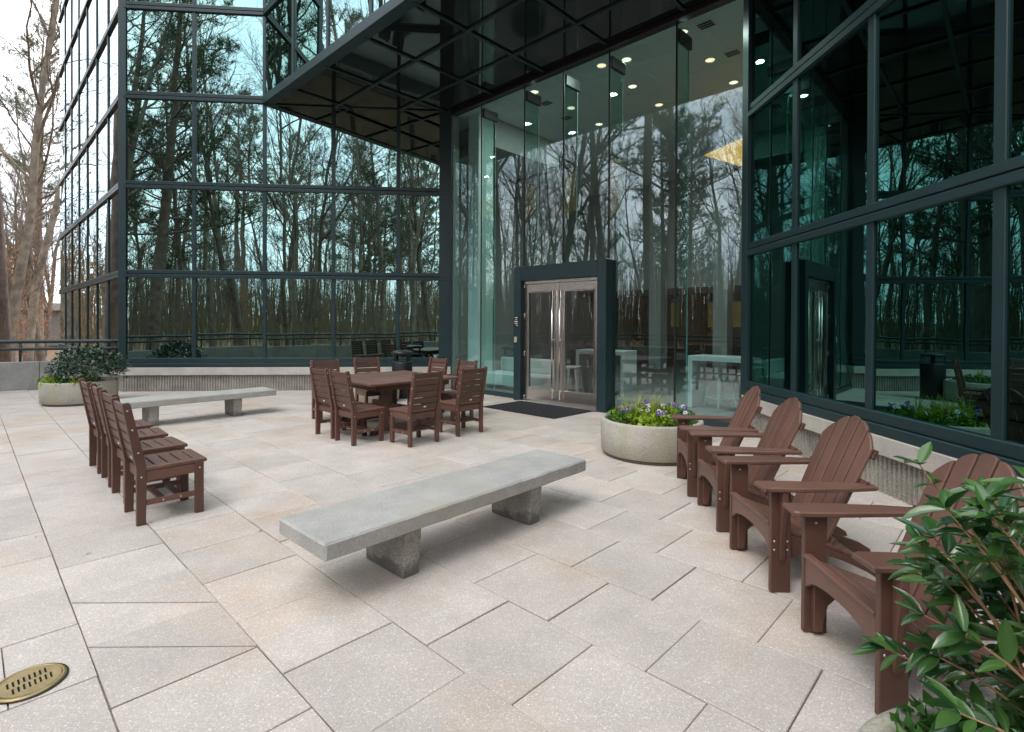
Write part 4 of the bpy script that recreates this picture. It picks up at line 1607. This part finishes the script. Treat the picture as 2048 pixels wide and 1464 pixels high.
# the leafy shrub beside the camera: arching stems, whorls of long glossy leaves
def leaf_mesh(name, bend, fold):
    V, F = [], []
    prof = [(0.0, 0.012), (0.08, 0.055), (0.26, 0.135), (0.48, 0.172), (0.70, 0.138), (0.88, 0.064), (1.0, 0.002)]
    for u, w in prof:
        z = -bend * u * u
        V += [(u, -w, z + fold * w), (u, -w * .5, z + fold * w * .35), (u, 0, z), (u, w * .5, z + fold * w * .35), (u, w, z + fold * w)]
    for k in range(len(prof) - 1):
        for q in range(4):
            a = k * 5 + q
            F.append((a, a + 1, a + 6, a + 5))
    return flat_mesh(name, V, F, M['leaf'], True)


leaf_meshes = [leaf_mesh('leaf', b, f) for b, f in ((0.10, 0.5), (0.28, 0.35), (0.18, 0.7), (0.02, 0.4))]
bush = empty('evergreen_shrub', (PNEAR[0], PNEAR[1], 0.40), 0, 'leafy evergreen shrub with long glossy leaves at the lower right', 'shrub')
rb = random.Random(31)
cand = []
for k in range(104):
    x0, y0 = rb.uniform(-0.02, 0.36), rb.uniform(-0.10, 0.30)
    if k < 72:
        az = rb.uniform(R(75), R(175))      # towards the terrace
        rch = rb.uniform(0.12, 0.56)
        ht = rb.uniform(0.10, 0.80)
    else:
        az = rb.uniform(R(-120), R(110))
        rch = rb.uniform(0.1, 0.45)
        ht = rb.uniform(0.25, 0.80)
    b0 = Vector((x0, y0, 0))
    tipv = b0 + Vector((math.cos(az) * rch, math.sin(az) * rch, ht))
    tipv.x = max(tipv.x, -0.32 + 0.30 * max(0.0, 0.30 - ht) * 2 + rb.uniform(0, 0.12))
    tipv.y = min(tipv.y, 0.70)
    midv = b0 + (tipv - b0) * 0.5 + Vector((0, 0, 0.10 * rch + 0.03))
    path = [b0, b0.lerp(midv, 0.6), midv, midv.lerp(tipv, 0.6) + Vector((0, 0, 0.012)), tipv]
    MB().tube(path, [0.0048, 0.0042, 0.0036, 0.003, 0.0018], 5).build('stem', M['stem'], bush)
    for u, cnt in ((0.52, 2), (0.74, 3), (0.89, 3), (1.0, 5)):
        seg = u * 4
        i = min(3, int(seg))
        p = path[i].lerp(path[i + 1], seg - i)
        t = (path[i + 1] - path[i]).normalized()
        e1 = t.orthogonal().normalized()
        e2 = t.cross(e1)
        ph = rb.uniform(0, 6)
        for q in range(cnt):
            an = ph + 2 * PI * q / cnt + rb.uniform(-.3, .3)
            dv = (t * rb.uniform(0.35, 1.0) + (e1 * math.cos(an) + e2 * math.sin(an)) * rb.uniform(0.7, 1.0) + Vector((0, 0, -0.05))).normalized()
            dv.z = max(-0.45, min(0.40, dv.z))
            dv.normalize()
            sidev = dv.cross(Vector((0, 0, 1)) + Vector((rb.uniform(-.25, .15), rb.uniform(-.35, .0), 0)))
            if sidev.length < 0.05:
                continue
            sidev.normalize()
            upv = sidev.cross(dv)
            L = rb.uniform(0.055, 0.102)
            mtx = Matrix.Translation(p) @ Matrix((dv, sidev * -1, upv)).transposed().to_4x4() @ Matrix.Diagonal((L, L * rb.uniform(0.85, 1.15), L, 1))
            w = Vector(bush.location) + p
            vis = (w - Vector((0, 0, 1.57))).length
            inframe = w.y > 0.4 and abs(w.x) < w.y * 1.0 + 0.1 and (1.57 - w.z) < w.y * 0.80
            cand.append((0 if inframe else 1, vis, rb.randrange(4), mtx))
cand.sort(key=lambda q: (q[0], q[1]))
mass_V, mass_F = [], []
for i, (a, b, k, mtx) in enumerate(cand):
    if i < 290:
        o = link('leaf', leaf_meshes[k], None, bush)
        o.matrix_local = mtx
    else:
        me = leaf_meshes[k]
        o0 = len(mass_V)
        mass_V += [tuple(mtx @ v.co) for v in me.vertices]
        mass_F += [tuple(o0 + x for x in p.vertices) for p in me.polygons]
if mass_F:
    tag(link('leaf_mass', flat_mesh('leaf_mass', mass_V, mass_F, M['leaf'], True), None, bush), kind='stuff')
for i, (dx, dy) in enumerate(((-0.30, 0.30), (-0.14, 0.42), (-0.40, 0.12), (0.06, 0.46))):
    low_clump('bedding_plant', (PNEAR[0] + dx, PNEAR[1] + dy, 0.385), 0.12, 0.11, 170, 0.045, M['green'], 'small bright green plant at the rim of the corner planter', 'plant', 'bedding plants under the leafy shrub', 90 + i)

# ------------------------------------------------------------------ the woods
def tubes(polys, sides):
    """polys: list of (points kx3, radii k). Returns V, F (triangles/quads as quads)."""
    V, F = [], []
    off = 0
    groups = {}
    for p, r in polys:
        groups.setdefault(len(p), []).append((p, r))
    for k, L in groups.items():
        P = np.array([q[0] for q in L], float)
        Rr = np.array([q[1] for q in L], float)
        n = len(L)
        T = np.gradient(P, axis=1)
        T /= np.linalg.norm(T, axis=2)[..., None] + 1e-9
        mean = P[:, -1] - P[:, 0]
        ref = np.where(np.abs(mean[:, 2:3]) > 0.8 * np.linalg.norm(mean, axis=1)[:, None], np.array([[1.0, 0, 0]]), np.array([[0, 0, 1.0]]))[:, None, :]
        e1 = np.cross(T, np.broadcast_to(ref, T.shape))
        e1 /= np.linalg.norm(e1, axis=2)[..., None] + 1e-9
        e2 = np.cross(T, e1)
        an = np.arange(sides) * 2 * PI / sides
        ring = P[:, :, None, :] + Rr[:, :, None, None] * (np.cos(an)[None, None, :, None] * e1[:, :, None, :] + np.sin(an)[None, None, :, None] * e2[:, :, None, :])
        V.append(ring.reshape(-1, 3))
        base = off + np.arange(n)[:, None, None] * k * sides
        kk = np.arange(k - 1)[None, :, None] * sides
        s = np.arange(sides)[None, None, :]
        s2 = (s + 1) % sides
        f = np.stack([base + kk + s, base + kk + s2, base + kk + sides + s2, base + kk + sides + s], -1).reshape(-1, 4)
        F.append(f)
        off += n * k * sides
    return np.concatenate(V), np.concatenate(F)


def grow_bare(seed, height, fork=0):
    rr = np.random.RandomState(seed)
    lev = [[], [], [], [], []]
    KS = (12, 8, 6, 4, 3)

    def branch(p, d, L, r, level, bend_up):
        k = KS[level]
        pts = [np.array(p)]
        rad = [r]
        dd = np.array(d, float)
        for i in range(1, k):
            dd = dd + rr.normal(size=3) * (0.05, 0.14, 0.18, 0.2, 0.2)[level]
            dd[2] += bend_up
            dd /= np.linalg.norm(dd)
            pts.append(pts[-1] + dd * L / (k - 1))
            rad.append(r * (1 - 0.86 * (i / (k - 1)) ** (1.0 if level else 0.85)) + (0.004 if level < 3 else 0.0025))
        lev[level].append((pts, rad))
        if level == 4:
            return
        nch = (rr.randint(14, 19), rr.randint(6, 9), rr.randint(5, 7), rr.randint(3, 5))[level]
        t0 = (0.34, 0.18, 0.15, 0.15)[level]
        for c in range(nch):
            t = t0 + (1 - t0) * ((c + rr.uniform(0, 1)) / nch) ** 0.9
            t = min(t, 0.995)
            f = t * (k - 1)
            i = int(f)
            q = pts[i] * (1 - (f - i)) + pts[i + 1] * (f - i)
            pr = rad[i] * (1 - (f - i)) + rad[i + 1] * (f - i)
            ax = pts[i + 1] - pts[i]
            ax /= np.linalg.norm(ax)
            v = rr.normal(size=3)
            v -= ax * (v @ ax)
            v /= np.linalg.norm(v)
            ang = rr.uniform(0.35, 0.85) if level == 0 else rr.uniform(0.4, 0.9)
            nd = ax * math.cos(ang) + v * math.sin(ang)
            cl = L * ((0.46, 0.50, 0.52, 0.55)[level]) * rr.uniform(0.6, 1.15) * (1.05 - 0.55 * t)
            branch(q, nd, cl, min(pr * rr.uniform(0.38, 0.62), (0.10, 0.045, 0.020, 0.010)[level]), level + 1, (0.05, 0.07, 0.06, 0.05)[level])

    lean = rr.normal(size=2) * 0.06
    if fork:
        r0 = 0.15
        branch((0, 0, -0.3), (lean[0] + 0.14, lean[1], 1), height, r0, 0, 0.02)
        branch((0.12, 0, -0.3), (lean[0] - 0.16, lean[1] + .08, 1), height * 0.92, r0 * 0.85, 0, 0.02)
    else:
        branch((0, 0, -0.3), (lean[0], lean[1], 1), height, 0.0098 * height, 0, 0.02)
    v0, f0 = tubes(lev[0], 8)
    v1, f1 = tubes(lev[1], 6)
    trunk = flat_mesh('trunk', np.concatenate([v0, v1]), np.concatenate([f0, f1 + len(v0)]), M['bark'], True)
    v2, f2 = tubes(lev[2], 4)
    v3, f3 = tubes(lev[3], 3)
    v4, f4 = tubes(lev[4], 3)
    crown = flat_mesh('crown', np.concatenate([v2, v3, v4]), np.concatenate([f2, f3 + len(v2), f4 + len(v2) + len(v3)]), M['twig'])
    return trunk, crown


def grow_pine(seed, height, crown_from):
    rr = np.random.RandomState(seed)
    k = 14
    pts = [np.array([0, 0, -0.3])]
    d = np.array([rr.normal() * .02, rr.normal() * .02, 1.0])
    for i in range(1, k):
        d = d + np.append(rr.normal(size=2) * 0.018, 0)
        d /= np.linalg.norm(d)
        pts.append(pts[-1] + d * height / (k - 1))
    rad = [0.0135 * height * (1 - 0.88 * i / (k - 1)) for i in range(k)]
    trunkp = [(pts, rad)]
    br, tw, tuft_p, tuft_d = [], [], [], []
    nb = 46
    for b in range(nb):
        u = crown_from + (1 - crown_from) * (b + rr.uniform(0, 1)) / nb
        f = min(u * (k - 1), k - 1.01)
        i = int(f)
        p = pts[i] * (1 - f + i) + pts[i + 1] * (f - i)
        az = rr.uniform(0, 2 * PI)
        rel = (u - crown_from) / (1 - crown_from)
        L = (4.6 * (1 - rel) ** 0.75 + 0.7) * rr.uniform(0.6, 1.15) * height / 24
        if b < 6 and rr.uniform() < 0.5:
            L *= 0.8
        dd = np.array([math.cos(az), math.sin(az), rr.uniform(-0.1, 0.35) + 0.5 * rel])
        q = [p]
        for s in range(6):
            dd = dd + rr.normal(size=3) * 0.10
            dd[2] += 0.05
            dd /= np.linalg.norm(dd)
            q.append(q[-1] + dd * L / 6)
        br.append((q, [0.055 * (L / 4) * (1 - 0.85 * s / 6) + 0.008 for s in range(7)]))
        ns = int(5 + L * 2.2)
        for c in range(ns):
            t = 0.35 + 0.65 * (c + rr.uniform(0, 1)) / ns
            f2 = min(t * 6, 5.99)
            j = int(f2)
            pp = q[j] * (1 - f2 + j) + q[j + 1] * (f2 - j)
            ax = q[j + 1] - q[j]
            ax /= np.linalg.norm(ax)
            v = rr.normal(size=3)
            v[2] = abs(v[2]) * 0.5
            v -= ax * (v @ ax)
            v /= np.linalg.norm(v)
            nd = ax * 0.6 + v * 0.8
            l2 = rr.uniform(0.45, 1.1) * (1.15 - 0.5 * t)
            e = [pp, pp + nd * l2 * 0.5 + np.array([0, 0, .03]), pp + nd * l2 + np.array([0, 0, .10])]
            tw.append((e, [0.014, 0.010, 0.005]))
            for z in range(8):
                w = 0.3 + 0.7 * z / 7
                tuft_p.append(e[0] * (1 - w) + e[2] * w + rr.normal(size=3) * 0.06)
                tuft_d.append(nd * 0.6 + np.array([0, 0, .4]) + rr.normal(size=3) * 0.35)
    v0, f0 = tubes(trunkp, 10)
    v1, f1 = tubes(br, 5)
    v2, f2 = tubes(tw, 3)
    trunk = flat_mesh('trunk', np.concatenate([v0, v1, v2]), np.concatenate([f0, f1 + len(v0), f2 + len(v0) + len(v1)]), M['pine_bark'], True)
    TP = np.array(tuft_p)
    TD = np.array(tuft_d)
    nn = 9
    n = len(TP)
    dirs = TD[:, None, :] + rr.normal(size=(n, nn, 3)) * 0.75
    dirs /= np.linalg.norm(dirs, axis=2)[..., None]
    side = np.cross(dirs, rr.normal(size=(n, nn, 3)))
    side /= np.linalg.norm(side, axis=2)[..., None]
    L = rr.uniform(0.16, 0.30, (n, nn, 1))
    a = TP[:, None, :] - side * 0.011 + np.zeros_like(dirs)
    b = TP[:, None, :] + side * 0.011 + np.zeros_like(dirs)
    c = TP[:, None, :] + dirs * L
    V = np.stack([a, b, c], 2).reshape(-1, 3)
    F = np.arange(len(V)).reshape(-1, 3)
    crown = flat_mesh('crown', V, F, M['needle'])
    return trunk, crown


def grow_beech(seed):
    rr = np.random.RandomState(seed)
    trunk, crown = grow_bare(seed, 7.0)
    n = 2600
    z = rr.uniform(1.0, 6.4, n)
    r = (2.2 - 0.28 * np.abs(z - 3.0)) * np.sqrt(rr.uniform(0.02, 1, n)) * 0.8
    a = rr.uniform(0, 2 * PI, n)
    lump = np.sin(a * 3 + z * 2.0) + np.sin(a * 5 - z * 3.1)
    keep = lump > 0.1
    p = np.stack([r * np.cos(a), r * np.sin(a), z], 1)[keep]
    d = rr.normal(size=p.shape)
    d[:, 2] -= 0.4
    lo = leaf_cloud('dead_leaves', p, d, 0.085, M['beech'], None, 0.6, seed)
    me = lo.data
    bpy.data.objects.remove(lo)
    return trunk, crown, me


BARE = [grow_bare(101, 21), grow_bare(102, 24), grow_bare(103, 19, 1), grow_bare(104, 26), grow_bare(105, 17)]
PINE = [grow_pine(201, 25, 0.38), grow_pine(202, 28, 0.50), grow_pine(203, 22, 0.30)]
BEECH = [grow_beech(301)]


def put_tree(kind, idx, x, y, rz, sc, label, group):
    P = {'bare': BARE, 'pine': PINE, 'beech': BEECH}[kind][idx]
    t = empty({'bare': 'bare_tree', 'pine': 'pine_tree', 'beech': 'beech_sapling'}[kind], (x, y, ground_z(x, y)), rz, label, 'tree', group)
    t.scale = (sc, sc, sc * random.uniform(0.95, 1.05))
    link('trunk', P[0], None, t)
    link('crown', P[1], None, t)
    if len(P) > 2:
        link('dead_leaves', P[2], None, t)
    return t


random.seed(17)
WG = 'trees of the surrounding woods'
placed = []


def hand(kind, idx, x, y, sc, label, group=None, rz=None):
    placed.append((x, y))
    put_tree(kind, idx, x, y, random.uniform(0, 6.28) if rz is None else rz, sc, label, group)


# standing in plain view left of the building
hand('pine', 1, -18.1, 18.6, 1.15, 'thick pine trunk at the left edge of the view', None, 0.4)
hand('bare', 3, -22.6, 23.6, 0.95, 'slim bare tree just right of the thick pine trunk')
hand('bare', 1, -25.4, 27.6, 1.0, 'leaning bare tree in the middle of the gap left of the building')
hand('bare', 0, -28.0, 31.5, 1.1, 'bare tree beside the building edge, in front of the grey shed')
hand('beech', 0, -24.6, 25.2, 1.0, 'small tree with orange dead leaves among the bare trunks')
hand('beech', 0, -20.4, 20.0, 0.7, 'low sapling with rusty dead leaves behind the railing')
hand('pine', 0, -36.0, 40.0, 1.0, 'distant pine seen above the grey shed')
k_ = 0
for (q, dist, i) in ((-0.955, 34, 2), (-0.925, 38, 4), (-0.895, 42, 0), (-0.94, 46, 1), (-0.88, 50, 3), (-0.91, 55, 2), (-0.965, 52, 0), (-0.875, 60, 1), (-0.935, 62, 4), (-0.90, 34, 4)):
    hand('bare', i, q * dist, dist, 0.9, 'far bare tree in the gap left of the building', 'far bare trees left of the building')
for (q, dist, sc_) in ((-0.955, 30, 1.1), (-0.905, 33, 1.0), (-0.885, 38, 1.2), (-0.93, 41, 1.2), (-0.965, 36, 1.3)):
    hand('beech', 0, q * dist, dist, sc_, 'far sapling with rusty dead leaves left of the building', 'rusty saplings left of the building')
# mirrored in the facades
RL = 'pine of the woods mirrored in the glass facade'
BL = 'bare tree of the woods mirrored in the glass facade'
for (x, y, i, s) in ((-15.8, -4.7, 2, 1.12), (-20.4, -10.4, 2, 1.2), (-5.1, -14.1, 2, 0.85), (-16.2, 3.2, 1, 0.95), (-19.5, 0.9, 0, 1.0), (-2.8, -21.0, 0, 0.9), (-23.0, -9.0, 1, 1.0)):
    hand('pine', i, x, y, s, RL, WG)
for (x, y, i, s) in ((-13.0, -10.4, 1, 1.0), (-12.7, -17.4, 3, 0.95), (-9.6, -7.7, 2, 1.05), (-10.0, -12.9, 0, 1.0), (-6.1, -6.6, 4, 1.0), (-2.8, -8.6, 0, 0.95), (-1.1, -15.4, 1, 1.0),
                     (-16.5, 11.2, 3, 0.9), (-18.8, 9.1, 0, 1.0), (-15.6, 8.2, 1, 0.9), (-22.8, 6.8, 2, 1.0), (-15.2, 6.0, 4, 1.15), (-17.8, 5.2, 3, 1.0), (-15.0, -0.6, 0, 1.0), (-20.5, 13.5, 4, 1.1)):
    hand('bare', i, x, y, s, BL, WG)
cnt = 0
tries = 0
while cnt < 175 and tries < 9000:
    tries += 1
    ang = random.uniform(R(128), R(318))
    rr_ = 15 + 60 * random.random() ** 0.8
    x, y = -1.0 + rr_ * math.cos(ang), 3.0 + rr_ * math.sin(ang)
    va = math.degrees(math.atan2(y, x))
    if y > 0 and va < 133:
        continue
    if y > 0 and va < 146 and rr_ < 34:      # keep the direct view to the hand-placed trunks
        continue
    # outside the parapet
    if math.hypot(x + 4, y - 6) < 11.5 or (x > -9 and y > -4.5):
        continue
    if any(math.hypot(x - a, y - b) < 2.6 for a, b in placed):
        continue
    placed.append((x, y))
    pine = random.random() < 0.20
    i = random.randrange(3 if pine else 5)
    put_tree('pine' if pine else 'bare', i, x, y, random.uniform(0, 6.28), random.uniform(0.75, 1.1), RL if pine else BL, WG)
    cnt += 1
for i in range(14):
    ang = random.uniform(R(140), R(290))
    r_ = random.uniform(17, 40)
    x, y = -1 + r_ * math.cos(ang), 3 + r_ * math.sin(ang)
    if math.hypot(x + 4, y - 6) < 12.5 or (x > -9 and y > -4.5):
        continue
    put_tree('beech', 0, x, y, random.uniform(0, 6), random.uniform(0.6, 1.0), 'beech sapling with dead leaves mirrored in the glass facade', 'beech saplings of the woods')

# brush and the wood behind it, too many stems to count
rr = np.random.RandomState(8)


def stem_field(name, n, r0, r1, h0, h1, w0, w1, m, label, nb, a0=128, a1=318):
    polys, tw = [], []
    while len(polys) < n:
        a = math.radians(rr.uniform(a0, a1))
        r_ = math.sqrt(rr.uniform(r0 * r0, r1 * r1))
        x, y = -1 + r_ * math.cos(a), 3 + r_ * math.sin(a)
        if math.hypot(x + 4, y - 6) < 11.8 or (x > -10 and y > -4) or (y > 0 and math.degrees(math.atan2(y, x)) < 133):
            continue
        z = ground_z(x, y) - 0.2
        h = rr.uniform(h0, h1)
        ln = rr.normal(size=2) * 0.07 * h
        w = rr.uniform(w0, w1)
        p = [np.array([x, y, z]), np.array([x + ln[0] * .35, y + ln[1] * .35, z + h * .5]), np.array([x + ln[0], y + ln[1], z + h])]
        polys.append((p, [w, w * .65, w * .12]))
        for b in range(nb):
            t = rr.uniform(0.25, 0.95)
            q = p[0] * (1 - t) + p[2] * t
            v = rr.normal(size=3)
            v[2] = abs(v[2]) + 0.6
            v /= np.linalg.norm(v)
            L = h * rr.uniform(0.12, 0.34) * (1.1 - 0.6 * t)
            tw.append(([q, q + v * L * .5 + rr.normal(size=3) * .05 * L, q + v * L + np.array([0, 0, .1 * L])], [w * .4, w * .28, w * .08]))
    v0, f0 = tubes(polys, 3)
    v1, f1 = tubes(tw, 3)
    tag(link(name, flat_mesh(name, np.concatenate([v0, v1]), np.concatenate([f0, f1 + len(v0)]), m)), label, 'woods', None, 'stuff')


stem_field('undergrowth', 5200, 15, 62, 0.8, 6.5, 0.008, 0.026, M['brush'], 'brown brush and thin stems under the trees', 7)
stem_field('distant_woods', 6000, 55, 118, 5, 17, 0.05, 0.12, M['brush'], 'brown mass of distant leafless woods', 9)

# grey shed beyond the woods
sh = empty('shed', (-41.0, 46.5, ground_z(-41, 46.5) - 0.1), 0.35, 'plain grey shed with a low roof beyond the trees', 'shed')
MB().box((0, 0, 1.5), (9.0, 5.0, 3.0)).build('wall', M['grey_roof'], sh)
MB().prism([(-4.8, -2.8, 3.0), (-4.8, 2.8, 3.0), (-4.8, 0, 3.7)], (0, 0, 0), (9.6, 0, 0)).build('roof', M['dark_roof'], sh)
